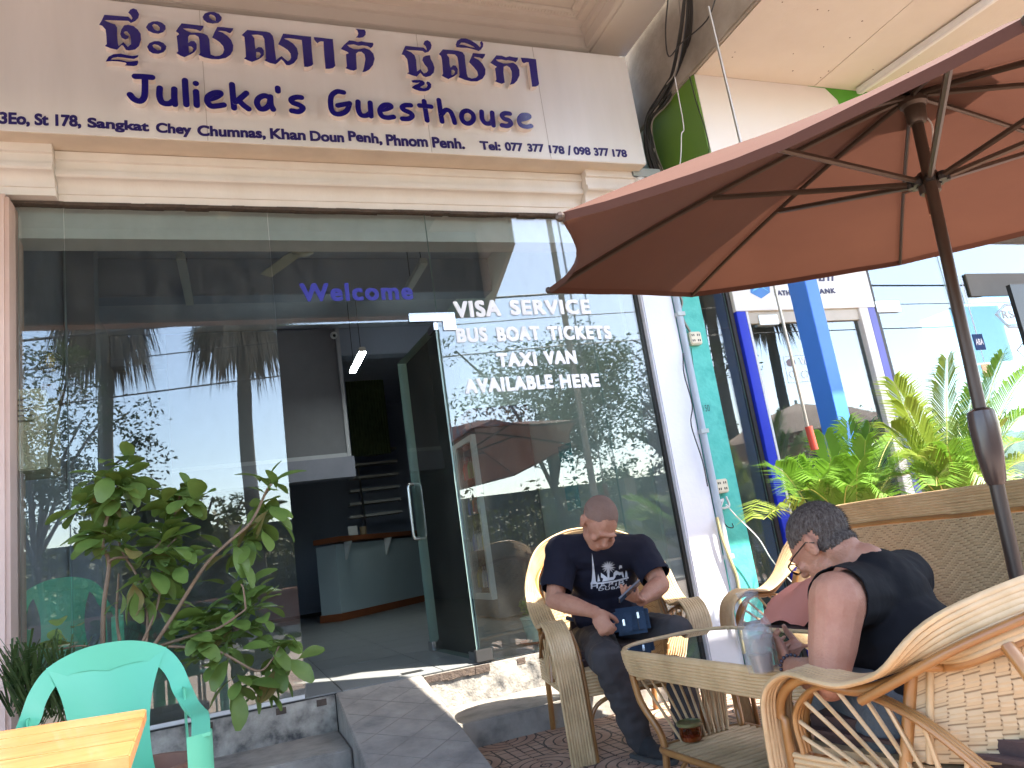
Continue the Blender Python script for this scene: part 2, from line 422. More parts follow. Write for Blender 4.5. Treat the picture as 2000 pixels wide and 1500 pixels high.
MB().box(-7, 3.24, CF+.0, CF+.16, 3.9, 3.928).build('beam_trim', mat('brown_trim', (.20, .11, .07), .7), gh)
slate = mat('slate_ceiling', (.05, .075, .15), .8, (.04, .06, .12), ns=.8)
for i in range(6): MB().box(-6.8+1.56*i, -5.245+1.56*i, CF+.16, -1.45, 4.99, 5.012).build('ceiling_panel', slate, gh)
bm_ = MB()
for k, (d, z0, z1) in enumerate([(.05, 4.80, 5.018), (.085, 4.90, 5.018), (.16, 4.955, 5.018), (.22, 4.985, 5.018)]):
    bm_.box(-6.9, 2.955-.001*k, -d, -.001*k, z0, z1)
    bm_.box(2.958-d, 2.958+.0*k, -1.44, -d-.002*k, z0+.001, z1)
bm_.build('ceiling_moulding', ceilp, gh, bevel=.006)
q = MB(); random.seed(5)
for i in range(150):      # embossed leaf scrolls between the mouldings
    x = -1.2+i*.0275; q.ell((x, -.125, 4.972), (.012, .02, .006), 6, 4)
    q.ell((x+.013, -.19, 4.985), (.006, .018, .005), 6, 4)
props(q.build('moulded_ornament', ceilp, gh, smooth=R(60)), kind='stuff')
# terrace fan on the canopy ceiling
def ceiling_fan(name, label, loc, rot, bladem, L=.62):
    t = thing(name, label, 'ceiling fan', loc, rot, 'ceiling fans')
    MB().lathe([(.02, .22), (.02, .04), (.09, .03), (.115, .0), (.10, -.035), (.05, -.06), (.0, -.062)], n=20).build('motor', bladem, t, smooth=R(40), world=False)
    for k in range(3):
        a = R(120*k); M3 = Matrix.Rotation(a, 3, 'Z') @ Matrix.Rotation(R(9), 3, 'X')
        MB().obox(M3@Vec((.14+L/2, 0, .0)), (L, .12, .008), M3).build('blade', bladem, t, bevel=.003, world=False)
    return t
fanm = mat('fan_cream', (.55, .52, .42), .5)
ceiling_fan('ceiling_fan', 'dusty three-blade fan under the terrace canopy, mirrored in the left glass', (.2, -2.35, 4.78), R(25), mat('fan_brown', (.20, .16, .11), .5))

# ---------------------------------------------------------------- signboard
SY = -.30
sg = thing('signboard', 'long white signboard with raised navy lettering above the glass shopfront', 'sign', (1, SY, 3.64))
MB().box(-3.2, 3.09, SY, -.002, 3.642, 4.56).build('board', signw, sg, bevel=.004)
MB().box(-3.19, 3.08, SY+.004, -.004, 3.636, 3.6418).build('underside', signund, sg)
LD = .045
for x_ in (-1.35, .02, 1.42, 2.30): MB().box(x_, x_+.0035, SY-.0012, SY+.001, 3.645, 4.557).build('panel_seam', mat('seam_grey', (.48, .47, .46), .7), sg)
def letter(loops, ox, oy, s):
    P = [[(ox+x/s, oy+y/s) for x, y in L] for L in loops]
    # smooth the traced outline a little
    loopsW = []
    for L in P:
        W = [onY(px, py, SY-LD) for px, py in L]
        loopsW.append([(p.x, p.z) for p in W])
    vs, fs = bez2mesh(loopsW)
    mb = MB(); solid_from_flat(mb, vs, fs, lambda v: Vec((v.x, SY-LD, v.y)), Vec((0, LD+.002, 0)))
    mb.build('letter', [navy, lettside], sg)
def stroke_letter(strokes, ox, oy, s, rad):
    mb = MB()
    for si, (S) in enumerate(strokes):
        if len(S) == 1: S = [S[0], (S[0][0]+1, S[0][1])]
        P = [onY(ox+x/s, oy+y/s, SY-LD) for x, y in S]
        cl = len(S) > 3 and S[0] == S[-1]
        P = crom(P[:-1], 6, True) if cl else (crom(P, 6) if len(P) > 2 else P)
        if cl: P.append(P[0])
        y = SY-LD-.0006*si; n = len(P); Lf = []; Rt = []
        for i in range(n):
            d = (P[min(i+1, n-1)]-P[max(i-1, 0)])
            if cl: d = P[(i+1) % (n-1)]-P[(i-1) % (n-1)]
            d.y = 0; d.normalize(); nr = Vec((-d.z, 0, d.x))*rad
            Lf.append(P[i]+nr); Rt.append(P[i]-nr)
        if cl:
            F = [Vec((p.x, y-.0005*(i % n)/n, p.z)) for i, p in enumerate(Lf+Rt)]; B = [p+Vec((0, LD+.001, 0)) for p in F]
            mb.mi = 0; mb.add(F, [(i, i+1, n+i+1, n+i) for i in range(n-1)])
            mb.mi = 1; mb.add(F+B, [(i, i+1, 2*n+i+1, 2*n+i) for i in range(n-1)]+[(n+i, n+i+1, 3*n+i+1, 3*n+i) for i in range(n-1)])
        else:
            out = list(Lf)
            d = (P[-1]-P[-2]).normalized(); nr = Vec((-d.z, 0, d.x))
            for k in range(1, 8): a = math.pi*k/8; out.append(P[-1]+(nr*math.cos(a)+d*math.sin(a))*rad)
            out += Rt[::-1]
            d = (P[0]-P[1]).normalized(); nr = Vec((-d.z, 0, d.x))
            for k in range(1, 8): a = math.pi*k/8; out.append(P[0]+(nr*math.cos(a)+d*math.sin(a))*rad)
            m = len(out); F = [Vec((p.x, y-.0005*(i if i < n else (n-1 if i < n+7 else max(2*n+6-i, 0)))/n, p.z)) for i, p in enumerate(out)]; B = [p+Vec((0, LD+.001, 0)) for p in F]
            mb.mi = 0
            mb.add(F[:n]+F[n+7:2*n+7][::-1], [(i, i+1, n+i+1, n+i) for i in range(n-1)])
            mb.add([F[n-1]]+F[n:n+7]+[F[n+7]], [tuple(range(9))]); mb.add([F[2*n+6]]+F[2*n+7:2*n+14]+[F[0]], [tuple(range(9))])
            mb.mi = 1; mb.add(F+B, [(i, (i+1) % m, m+(i+1) % m, m+i) for i in range(m)])
    mb.build('letter', [navy, lettside], sg)
# Khmer letters: outlines traced at 6.667 x
K1 = [
 [[(158,192),(470,216),(512,258),(524,235),(505,200),(470,165),(495,125),(535,108),(580,125),(612,185),(600,235),(560,275),(505,300),(470,272),(185,262),(160,265),(240,300),(300,320),(325,360),(325,460),(335,560),(345,600),(405,548),(465,610),(505,575),(505,520),(490,455),(455,410),(430,408),(412,425),(440,455),(478,470),(470,500),(430,515),(385,490),(365,445),(380,385),(415,330),(470,322),(540,340),(595,385),(632,440),(638,520),(610,600),(560,645),(480,658),(440,650),(400,590),(380,590),(325,648),(240,630),(165,598),(190,575),(185,470),(175,385),(130,335),(90,322),(125,265)]],
 [[(175,802),(215,735),(280,705),(370,698),(450,715),(520,728),(570,722),(603,716),(595,745),(545,768),(480,762),(400,750),(330,745),(270,755),(240,775),(300,775),(380,782),(450,800),(500,800),(545,795),(595,788),(600,820),(585,850),(540,860),(480,858),(425,850),(450,830),(430,815),(340,800),(260,795)]],
 [[(700,355),(730,305),(790,278),(850,275),(910,295),(955,335),(958,380),(925,420),(860,440),(790,430),(730,400)],[(780,330),(805,312),(850,325),(880,360),(880,395),(850,402),(810,380)]],
 [[(715,610),(745,560),(810,535),(870,535),(930,560),(965,600),(962,640),(930,680),(860,702),(790,695),(740,665)],[(785,590),(810,576),(860,588),(895,615),(895,650),(850,652),(800,620)]],
 [[(1165,303),(1300,318),(1400,330),(1450,335),(1450,355),(1420,400),(1400,405),(1360,385),(1250,372),(1185,372),(1230,400),(1290,425),(1380,425),(1450,435),(1500,460),(1525,510),(1530,580),(1535,650),(1545,710),(1600,730),(1660,725),(1700,700),(1718,650),(1705,600),(1660,550),(1610,515),(1562,490),(1590,425),(1630,350),(1700,352),(1780,362),(1838,368),(1830,395),(1800,432),(1780,430),(1740,410),(1680,402),(1640,405),(1700,425),(1760,465),(1810,520),(1838,590),(1832,660),(1800,715),(1740,755),(1650,772),(1560,770),(1460,748),(1385,715),(1405,690),(1400,600),(1395,520),(1385,480),(1340,455),(1270,455),(1250,480),(1250,560),(1285,535),(1330,535),(1362,575),(1362,640),(1330,680),(1280,710),(1200,745),(1150,725),(1095,690),(1120,670),(1110,560),(1100,470),(1130,445),(1120,430),(1088,408),(1120,360)],[(1258,600),(1258,660),(1265,690),(1305,670),(1318,630),(1290,605)]],
 [[(1438,220),(1465,175),(1520,155),(1590,155),(1650,180),(1688,225),(1680,265),(1640,300),(1570,308),(1500,295),(1450,260)],[(1520,200),(1545,188),(1590,205),(1610,235),(1608,270),(1570,262),(1535,235)]],
]
K2 = [
 [[(152,122),(280,135),(400,145),(450,160),(485,200),(500,260),(510,360),(520,440),(530,515),(560,490),(600,462),(640,500),(680,530),(710,512),(722,480),(715,430),(680,385),(620,345),(555,310),(580,260),(620,170),(750,185),(880,200),(985,210),(988,300),(995,400),(1005,500),(1012,570),(990,590),(940,605),(895,603),(888,540),(880,440),(872,340),(862,255),(800,245),(700,232),(630,235),(690,260),(750,300),(800,360),(818,430),(805,500),(760,555),(700,585),(660,580),(625,530),(595,505),(550,550),(520,570),(450,555),(375,520),(395,500),(390,400),(380,300),(375,240),(350,200),(290,185),(210,188),(245,230),(255,330),(262,370),(300,345),(340,350),(370,390),(370,450),(330,490),(280,515),(215,540),(160,520),(110,495),(135,475),(130,380),(122,290),(115,215),(80,190)],[(270,410),(268,470),(275,492),(310,480),(330,440),(310,415)]],
 [[(1018,215),(1100,222),(1200,235),(1268,242),(1275,330),(1285,430),(1292,520),(1300,590),(1270,620),(1220,630),(1172,630),(1165,560),(1155,450),(1148,350),(1145,275),(1110,272),(1085,282),(1070,300),(1048,280),(1025,250)]],
 [[(1560,108),(1630,115),(1680,118),(1697,150),(1692,190),(1660,220),(1610,228),(1565,220),(1590,200),(1598,165),(1585,130)]],
 [[(1480,258),(1530,262),(1590,280),(1640,270),(1700,282),(1790,290),(1797,310),(1785,340),(1760,360),(1720,335),(1650,325),(1600,330),(1540,312),(1455,318),(1480,345),(1540,372),(1600,375),(1680,358),(1750,385),(1795,430),(1812,500),(1790,580),(1740,640),(1690,668),(1650,672),(1665,640),(1680,570),(1690,500),(1678,440),(1640,408),(1600,408),(1570,430),(1572,500),(1578,580),(1580,635),(1540,655),(1490,645),(1430,620),(1450,600),(1442,500),(1438,440),(1475,425),(1450,405),(1370,372),(1410,320)]],
]
K3 = [
 [[(145,195),(260,208),(380,218),(420,255),(422,235),(405,200),(378,175),(395,135),(430,122),(470,145),(487,190),(478,235),(445,275),(400,288),(370,265),(260,255),(150,250),(220,280),(265,320),(285,380),(290,460),(298,530),(340,500),(385,555),(420,545),(438,520),(430,480),(395,440),(365,385),(375,345),(410,325),(465,318),(475,365),(505,420),(525,480),(515,545),(470,590),(410,605),(375,590),(340,545),(295,598),(230,580),(165,555),(190,540),(180,440),(168,370),(130,320),(95,308),(120,250)]],
 [[(220,650),(260,640),(330,640),(370,650),(398,675),(395,700),(365,720),(340,735),(380,752),(420,740),(435,710),(415,680),(430,660),(455,665),(482,695),(480,740),(450,775),(400,790),(330,785),(270,765),(230,745),(235,730),(270,705),(310,690),(330,675),(290,680),(240,675)]],
 [[(632,243),(740,250),(830,262),(890,280),(918,320),(925,400),(935,480),(945,560),(960,605),(1010,622),(1065,612),(1092,580),(1080,530),(1040,480),(975,410),(1000,350),(1025,290),(1100,297),(1185,302),(1178,330),(1150,368),(1110,350),(1045,340),(1040,350),(1100,380),(1150,430),(1188,500),(1185,570),(1150,625),(1080,660),(1000,660),(920,640),(835,605),(848,580),(840,480),(830,380),(820,340),(790,310),(700,302),(685,312),(715,350),(722,440),(735,480),(765,450),(800,455),(828,500),(822,560),(780,595),(705,630),(660,610),(618,585),(635,560),(628,450),(620,370),(608,330),(580,305)],[(745,510),(742,560),(750,582),(780,565),(790,530),(770,510)]],
 [[(800,180),(820,130),(870,100),(930,100),(1000,125),(1070,170),(1115,215),(1130,190),(1115,155),(1140,132),(1160,170),(1155,210),(1130,245),(1100,265),(1040,245),(960,225),(870,222),(810,215)],[(850,180),(870,155),(920,158),(990,185),(1050,220),(990,212),(900,185)]],
 [[(1330,320),(1400,325),(1455,345),(1500,332),(1560,345),(1612,350),(1608,380),(1580,412),(1540,395),(1480,385),(1455,388),(1400,375),(1325,375),(1350,400),(1420,425),(1470,425),(1550,415),(1600,450),(1630,510),(1632,580),(1600,650),(1560,690),(1505,705),(1520,670),(1532,600),(1528,530),(1505,480),(1465,455),(1425,470),(1422,540),(1432,620),(1440,675),(1400,692),(1360,680),(1312,658),(1330,640),(1322,560),(1312,490),(1335,470),(1310,455),(1250,418),(1290,370)]],
 [[(1645,350),(1730,355),(1845,370),(1855,450),(1865,540),(1875,620),(1887,690),(1870,715),(1840,728),(1795,728),(1785,650),(1772,550),(1762,470),(1750,412),(1720,410),(1690,425),(1665,405)]],
]
for S, ox, oy in ((K1, 180, 0), (K2, 460, 40), (K3, 770, 60)):
    for L in S: letter(L, ox, oy, 6.667)
LJ = [
 [[(118,95),(200,98),(285,106)],[(215,100),(216,220),(208,300),(170,338),(110,320),(70,275)]],
 [[(360,210),(358,290),(385,350),(450,362),(500,330)],[(502,220),(502,300),(508,370)]],
 [[(606,135),(612,250),(620,372)]],
 [[(712,165)],[(714,245),(718,310),(722,380)]],
 [[(835,320),(900,302),(950,272),(945,255),(890,258),(835,290),(825,340),(860,385),(920,385),(985,375)]],
 [[(1065,175),(1075,290),(1086,405)],[(1205,260),(1150,310),(1100,345)],[(1130,330),(1180,380),(1228,415)]],
 [[(1432,300),(1380,285),(1325,310),(1310,360),(1340,410),(1390,410),(1430,370),(1440,310)],[(1440,295),(1445,370),(1468,418)]],
 [[(1512,210),(1514,240)]],
 [[(1742,302),(1690,300),(1645,320),(1660,352),(1720,375),(1758,405),(1720,440),(1650,432)]],
]
LG = [
 [[(190,95),(130,88),(80,130),(75,220),(100,280),(160,292),(220,260),(245,195)],[(245,195),(190,205),(138,215)]],
 [[(322,180),(325,250),(350,300),(400,305),(435,280)],[(432,190),(436,250),(440,312)]],
 [[(520,255),(580,245),(622,225),(600,208),(550,215),(520,260),(540,310),(590,325),(645,318)]],
 [[(800,212),(750,212),(722,232),(745,258),(795,280),(815,310),(780,335),(725,335)]],
 [[(922,175),(935,260),(950,350)],[(880,215),(940,220),(985,226)]],
 [[(1056,165),(1070,260),(1085,360)],[(1085,290),(1120,255),(1160,270),(1185,320),(1200,372)]],
 [[(1320,262),(1275,275),(1262,320),(1285,365),(1330,378),(1368,345),(1365,295),(1320,262)]],
 [[(1445,270),(1450,335),(1480,375),(1525,375),(1545,340)],[(1540,280),(1545,335),(1552,395)]],
 [[(1700,288),(1655,285),(1630,305),(1650,335),(1695,350),(1710,380),(1680,400),(1630,395)]],
 [[(1785,345),(1840,335),(1878,315),(1860,300),(1810,305),(1785,345),(1800,390),(1850,408),(1895,400)]],
]
for L in LJ: stroke_letter(L, 240, 130, 5., .0185)
for L in LG: stroke_letter(L, 630, 160, 4.651, .0178)
def sign_text(t, pL, pR, h_px_l, h_px_r, m=printb, off=.018, space=1.0):
    a = onY(*pL, SY-.002); b = onY(*pR, SY-.002); at = onY(pL[0], pL[1]-h_px_l, SY-.002)
    flat_text('lettering', t, a.x, b.x, a.z, at.z, SY-.002, m, sg, off, space, rise=b.z-a.z, bold=.0022)
for t, a, b, ha in (('3Eo, St 178,', (0,245), (158,251), 26), ('Sangkat', (172,254), (291,262), 24), ('Chey', (306,264), (374,268), 24), ('Chumnas,', (387,268), (519,273), 23),
                 ('Khan', (529,271), (597,274), 20), ('Doun', (607,275), (672,278), 19), ('Penh,', (682,278), (747,284), 22), ('Phnom', (756,284), (836,287), 21), ('Penh.', (846,288), (908,291), 20),
                 ('Tel:', (939,292), (978,294), 16), ('077', (988,294), (1022,296), 16), ('377', (1032,296), (1063,297), 15), ('178', (1074,299), (1103,301), 15), ('/', (1110,303), (1117,303), 18), ('098', (1122,302), (1154,303), 15), ('377', (1162,304), (1190,305), 15), ('178', (1198,306), (1225,307), 14)):
    sign_text(t, a, b, ha, ha)
# ---------------------------------------------------------------- glass shopfront
TZ = 2.552; GT = 3.338
gs = thing('glass_shopfront', 'frameless glass shopfront with open glass door below the white signboard', 'shopfront', (1, 0, FL))
def pane(x0, x1, z0, z1, name='pane', y=0.0, m=None, par=None):
    q = MB(); q.mi = 0; q.box(x0+.003, x1-.003, y-.005, y+.005, z0+.002, z1-.002)
    for i in range(len(q.f)):
        if i in (0, 1, 2, 3): pass
    o = q.build(name, [m or tinted, gedge], par or gs)
    me = o.data
    for p in me.polygons:
        if abs(p.normal.y) < .5: p.material_index = 1
    return o
pane(-1.034, -.80, FL, GT)
pane(-.80, .352, FL, GT)
pane(.352, 1.405, TZ, GT)
pane(1.395, 2.545, FL, GT)
pane(2.545, 2.965, FL, GT)
MB().box(2.948, 2.972, -.022, .012, FL, GT).build('end_seal', black, gs)
q = MB(); q.box(-.7, .34, -.012, -.006, FL+.001, FL+.022); q.build('glazing_bead', pvcw, gs)
# door leaf, swung inwards on the right-hand pivot
HX = 1.385; ang = R(87)
dr = MB(); W_ = 1.02
Md = Matrix.Translation((HX, .0, 0)) @ Matrix.Rotation(-ang, 4, 'Z') @ Matrix.Diagonal((-1, 1, 1, 1))
def dpt(x, y, z): return Md @ Vec((x, y, z))
dp = MB(); vs = [dpt(x, y, z) for x in (.012, W_) for y in (-.006, .006) for z in (FL+.012, TZ-.012)]
dp.add(vs, [(0, 1, 3, 2), (4, 6, 7, 5), (0, 4, 5, 1), (2, 3, 7, 6), (0, 2, 6, 4), (1, 5, 7, 3)])
door = dp.build('door', [tinted, gedge], gs)
for p in door.data.polygons:
    if p.area < .1: p.material_index = 1
h = MB(); P = []
for s in (1, -1):
    L = crom([(W_-.07, s*.008, 1.16), (W_-.07, s*.05, 1.17), (W_-.07, s*.055, 1.25), (W_-.07, s*.055, 1.48), (W_-.07, s*.05, 1.56), (W_-.07, s*.008, 1.57)], 5)
    h.tube([dpt(*p) for p in L], .0125, 10)
link('handle', h.mesh('handle', steel, R(50)), door)
def fit(name, x0, x1, y0, y1, z0, z1, m=chrome):
    v = [dpt(x, y, z) for x in (x0, x1) for y in (y0, y1) for z in (z0, z1)]
    q = MB().add(v, [(0, 1, 3, 2), (4, 6, 7, 5), (0, 4, 5, 1), (2, 3, 7, 6), (0, 2, 6, 4), (1, 5, 7, 3)])
    return link(name, q.mesh(name, m, bevel=.003), door)
fit('patch_fitting', .0, .14, -.018, .018, FL+.008, FL+.06); fit('patch_fitting', .0, .14, -.018, .018, TZ-.06, TZ-.008)
fit('lock', W_-.10, W_+.005, -.02, .02, FL+.008, FL+.075)
q = MB(); q.box(1.20, 1.52, -.02, .02, TZ-.004, TZ+.055); q.box(1.43, 1.52, -.02, .02, TZ-.07, TZ-.0045)
q.build('patch_fitting', chrome, gs, bevel=.003)
MB().box(1.36, 1.47, -.022, .022, FL+.002, FL+.075).build('patch_fitting', mat('dark_fitting', (.10, .10, .10), .35, metal=.6), gs, bevel=.004)
# vinyl lettering on the glass
vin = mat('white_vinyl', (.82, .82, .85), .4); vinb = mat('blue_vinyl', (.02, .018, .30), .4)
def gtext(t, pl, pr, h, m=vin, off=.006, y=-.007, name='lettering', par=None, bold=.0065):
    a = onY(*pl, y); b = onY(*pr, y); at = onY(pl[0], pl[1]-h, y)
    return flat_text(name, t, a.x, b.x, a.z, at.z, y, m, par or gs, off, 1.16, rise=b.z-a.z, bold=bold)
gtext('VISA', (890,620), (978,616), 30); gtext('SERVICE', (1000,614), (1153,612), 27)
gtext('BUS', (895,668), (952,666), 26); gtext('BOAT', (974,666), (1055,663), 26); gtext('TICKETS', (1073,663), (1194,661), 25)
gtext('TAXI', (974,716), (1048,713), 25); gtext('VAN', (1066,711), (1126,709), 24)
gtext('AVAILABLE', (911,768), (1080,757), 26); gtext('HERE', (1097,757), (1171,754), 24)
gtext('Welcome', (589,588), (806,584), 33, vinb, .004, bold=.0055)
# ---------------------------------------------------------------- interior
rm = thing('interior_room', None, None, (0, 0, 0), kind='structure')
CZ = 4.25; BY = 10.5; RX = 2.95
MB().box(-1.35, -1.25, .25, BY, FL-.1, CZ).build('side_wall', mat('interior_left_wall', (.30, .33, .40), .8), rm)
MB().box(RX, RX+.1, .22, 5.6, FL-.1, CZ).build('side_wall', palegreen, rm)
MB().box(4.6, 4.7, 5.6, BY, FL-.1, CZ).build('side_wall', navywall, rm)
MB().box(RX+.1, 4.6, 5.6, 5.7, FL-.1, CZ).build('return_wall', navywall, rm)
MB().box(-1.35, 4.7, BY, BY+.1, FL-.1, CZ).build('back_wall', navywall, rm)
MB().box(-1.35, 4.7, .25, BY+.1, CZ, CZ+.1).build('ceiling', intceil, rm)
MB().box(-1.35, RX+.1, .06, .24, 3.16, 3.36).build('front_beam', mat('interior_white_beam', (.72, .74, .76), .7), rm)
for y in (2.9, 5.3): MB().box(-1.24, RX, y, y+.25, 3.85, CZ-.002).build('ceiling_beam', navywall, rm, bevel=.01)
MB().box(-1.24, -1.0, 2.5, 2.75, FL, CZ-.01).build('column', mat('interior_left_wall', (.30, .33, .40)), rm)
MB().box(-1.35, 4.7, -.0, BY, FL-.2, FL-.008).build('screed', grout, rm)
tme2 = MB().box(-.298, .298, -.298, .298, -.006, 0).mesh('tile', ftile, bevel=.002)
for i in range(8):
    for j in range(15):
        link('tile', tme2, rm, mw=Matrix.Translation((-.95+i*.6, .30+j*.6, FL)))
MB().box(.93, 1.06, .12, .2, FL+.0005, FL+.003).build('floor_spring_cover', black, rm)
# tall grey partition at the back with pale trim
pt = thing('partition', 'dark grey partition with pale trim at the back of the room seen through the open door', 'partition', (.9, 5.2, FL))
a = onY(545, 660, 5.2); b = onY(652, 650, 5.2); c_ = onY(677, 885, 5.2)
MB().box(-.6, c_.x, 5.2, 5.4, c_.z, 4.2).build('panel', intgrey, pt)
MB().box(c_.x+.002, c_.x+.05, 5.15, 5.4, c_.z-.05, 4.2).build('trim', mat('pale_trim', (.42, .42, .46), .6), pt)
MB().box(-.6, c_.x, 5.15, 5.4, c_.z-.052, c_.z-.002).build('trim', _M['pale_trim'], pt)
MB().box(-.6, c_.x+.08, 5.12, 5.4, c_.z-.32, c_.z-.056).build('skirting', mat('mid_grey', (.24, .24, .30), .7), pt)
# security camera
cmr = thing('security_camera', 'small white dome camera at the top corner of the dark grey partition', 'camera', tuple(onY(652, 655, 5.1)))
MB().ell((0, 0, 0), (.05, .05, .05), 12, 8).build('dome', pvcw, cmr, smooth=R(60), world=False)
MB().ell((0, -.04, -.015), (.022, .018, .022), 10, 6).build('lens', black, cmr, smooth=R(60), world=False)
# bamboo screen, stairs
sc_ = thing('bamboo_screen', 'dark green bamboo screen hanging above the staircase at the back', 'screen', tuple(onY(720, 885, 8.4)))
a = onY(672, 700, 8.4); b = onY(762, 885, 8.4); bmb = mat('dark_bamboo', (.10, .13, .05), .7, (.06, .09, .03), ns=8)
n_ = 26
for i in range(n_):
    x = a.x+(b.x-a.x)*i/(n_-1); MB().tube([(x, 8.4+.02*(i % 2), b.z), (x, 8.4+.02*(i % 2), a.z)], .022, 6).build('bamboo_pole', bmb, sc_, smooth=R(50))
sr = thing('staircase', 'metal staircase with thin handrail rising behind the reception counter', 'staircase', tuple(onY(740, 1005, 8.0)))
for k in range(6):
    p = onY(735-k*1, 1003-k*25.0, 7.6+.28*k); MB().box(p.x-.42, p.x+.42, p.y, p.y+.26, p.z-.03, p.z+.01).build('tread', mat('stair_tread', (.38, .37, .35), .5), sr)
p0 = onY(712, 1010, 7.5); p1 = onY(698, 905, 8.9)
MB().tube([p0, p1], .02, 6).build('handrail', steel, sr)
MB().tube([p0+Vec((.0, 0, -.5)), p1+Vec((0, 0, -.5))], .04, 6).build('stringer', mat('mid_grey', (.24, .24, .30)), sr)
bsk = thing('basket', 'pale wicker basket standing at the top of the staircase', 'basket', tuple(onY(730, 888, 8.9)))
MB().lathe([(.20, 0), (.30, .16), (.29, .17), (.17, .02)], n=16).build('basket_body', mat('dull_wicker', (.32, .29, .22), .8), bsk, smooth=R(40), world=False)
# reception counter
A = Vec((1.39, 6.45, 0)); Bc = Vec((3.6, 8.52, 0)); d_ = (Bc-A).normalized(); nrm = Vec((-d_.y, d_.x, 0))
ct = thing('reception_counter', 'pale blue-grey reception counter with wooden top and skirting seen through the doorway', 'counter', (A.x, A.y, FL))
def slab_(p, q, w, z0, z1): return [p+Vec((0, 0, z0)), q+Vec((0, 0, z0)), q+nrm*w+Vec((0, 0, z0)), p+nrm*w+Vec((0, 0, z0))]
cbody = mat('counter_paint', (.42, .50, .52), .6, (.37, .45, .47), ns=1.5); cw_ = mat('counter_wood', (.30, .095, .035), .4, (.22, .065, .025), ns=3, stretch=(1, 1, 8))
MB().prism(slab_(A, Bc, .36, FL+.10, 0), (0, 0, 1), .95).build('body', cbody, ct, bevel=.004)
MB().prism(slab_(A-nrm*.02-d_*.02, Bc, .40, FL+.002, 0), (0, 0, 1), .10).build('skirting', cw_, ct)
MB().prism(slab_(A-nrm*.16-d_*.12, Bc, .46, FL+1.08, 0), (0, 0, 1), .075).build('counter_top', cw_, ct, bevel=.008)
for k in (.18, 1.15): 
    p = A+d_*k-nrm*.01; MB().prism([p+Vec((0, 0, FL+.82)), p+Vec((0, 0, FL+1.078)), p-nrm*.13+Vec((0, 0, FL+1.078)), p-nrm*.12+Vec((0, 0, FL+1.05)), p-nrm*.02+Vec((0, 0, FL+.84))], d_, .03).build('bracket', pvcw, ct)
# things on the counter
dcal = thing('desk_calendar', 'small white desk calendar standing on the wooden counter top', 'calendar', tuple(A+d_*.55+nrm*.1+Vec((0, 0, FL+1.156))))
MB().box(-.07, .07, -.003, .003, 0, .15).build('page', mat('paper', (.7, .7, .68)), dcal, world=False)
MB().box(-.075, .075, -.004, .05, -.001, .008).build('base', black, dcal, world=False)
pc = thing('pen_cup', 'brown paper cup beside the desk calendar on the counter', 'cup', tuple(A+d_*.82+nrm*.12+Vec((0, 0, FL+1.156))))
MB().lathe([(.045, 0), (.055, .13), (.05, .13), (.04, .01)], n=14).build('cup_body', mat('card_brown', (.34, .25, .15)), pc, smooth=R(40), world=False)
sh = thing('bottle_shelf', 'dark wall shelf filled with bottles seen through the glass door', 'shelf', tuple(onY(870, 950, 6.2)))
a = onY(838, 915, 5.9); b = onY(893, 1010, 5.9)
MB().box(a.x, b.x+.3, 6.0, 6.02, b.z, a.z).build('back_board', mat('shelf_wood', (.10, .045, .03), .6), sh)
for i in range(3):
    z = b.z+(a.z-b.z)*i/3; MB().box(a.x, b.x+.3, 5.86, 5.999, z, z+.02).build('board', _M['shelf_wood'], sh)
ORD = ('first', 'second', 'third', 'fourth', 'fifth', 'sixth', 'seventh', 'eighth')
bc = [(.35, .05, .03), (.4, .28, .08), (.05, .10, .05), (.5, .35, .2)]
for i in range(16):
    xx = a.x+.04+(i % 8)*(b.x+.24-a.x)/8; zz = b.z+.021+(a.z-b.z)*(i//8)/3
    bo = MB().lathe([(.028, 0), (.03, .02), (.03, .13), (.012, .17), (.012, .2)], (xx, 5.92, zz), 8).build('bottle', mat('bottle_%s' % 'abcd'[i % 4], bc[i % 4], .25), None, smooth=R(40))
    props(bo, '%s bottle, %s from the left in the %s row of the dark wall shelf' % (('dark red', 'amber', 'dark green', 'pale tan')[i % 4], ORD[i % 8], ('lower', 'upper')[i//8]), 'bottle', 'bottles on the dark wall shelf')
# display fridge against the right-hand wall
fr = thing('display_fridge', 'white-framed glass-door drinks fridge behind the right-hand glass', 'fridge', (2.56, 2.4, FL))
fx0, fx1, fy0, fy1 = 2.28, 2.93, 2.35, 3.6; ffr = mat('fridge_frame', (.62, .64, .62), .4)
MB().box(fx0+.06, fx1, fy0+.03, fy1, FL+.02, FL+1.86).build('cabinet', mat('fridge_inside', (.10, .11, .12), .5), fr)
for (y0, y1) in ((fy0, fy0+.6), (fy0+.62, fy1)):
    q = MB(); q.box(fx0, fx0+.055, y0, y0+.05, FL+.2, FL+1.8); q.box(fx0, fx0+.055, y1-.05, y1, FL+.2, FL+1.8); q.box(fx0, fx0+.055, y0+.051, y1-.051, FL+1.74, FL+1.8); q.box(fx0, fx0+.055, y0+.051, y1-.051, FL+.2, FL+.26)
    dd = q.build('door_frame', ffr, fr, bevel=.004)
    MB().box(fx0+.02, fx0+.03, y0+.052, y1-.052, FL+.261, FL+1.739).build('pane', clear, dd)
    hq = MB().tube(crom([(fx0-.001, y1-.09, FL+.8), (fx0-.04, y1-.09, FL+.82), (fx0-.04, y1-.09, FL+1.2), (fx0-.001, y1-.09, FL+1.22)], 4), .011, 8).build('handle', pvcw, dd, smooth=R(50))
MB().box(fx0+.03, fx1, fy0, fy1, FL+1.861, FL+2.06).build('header', mat('fridge_header', (.05, .18, .32), .4, (.45, .12, .08), ns=9), fr)
random.seed(9)
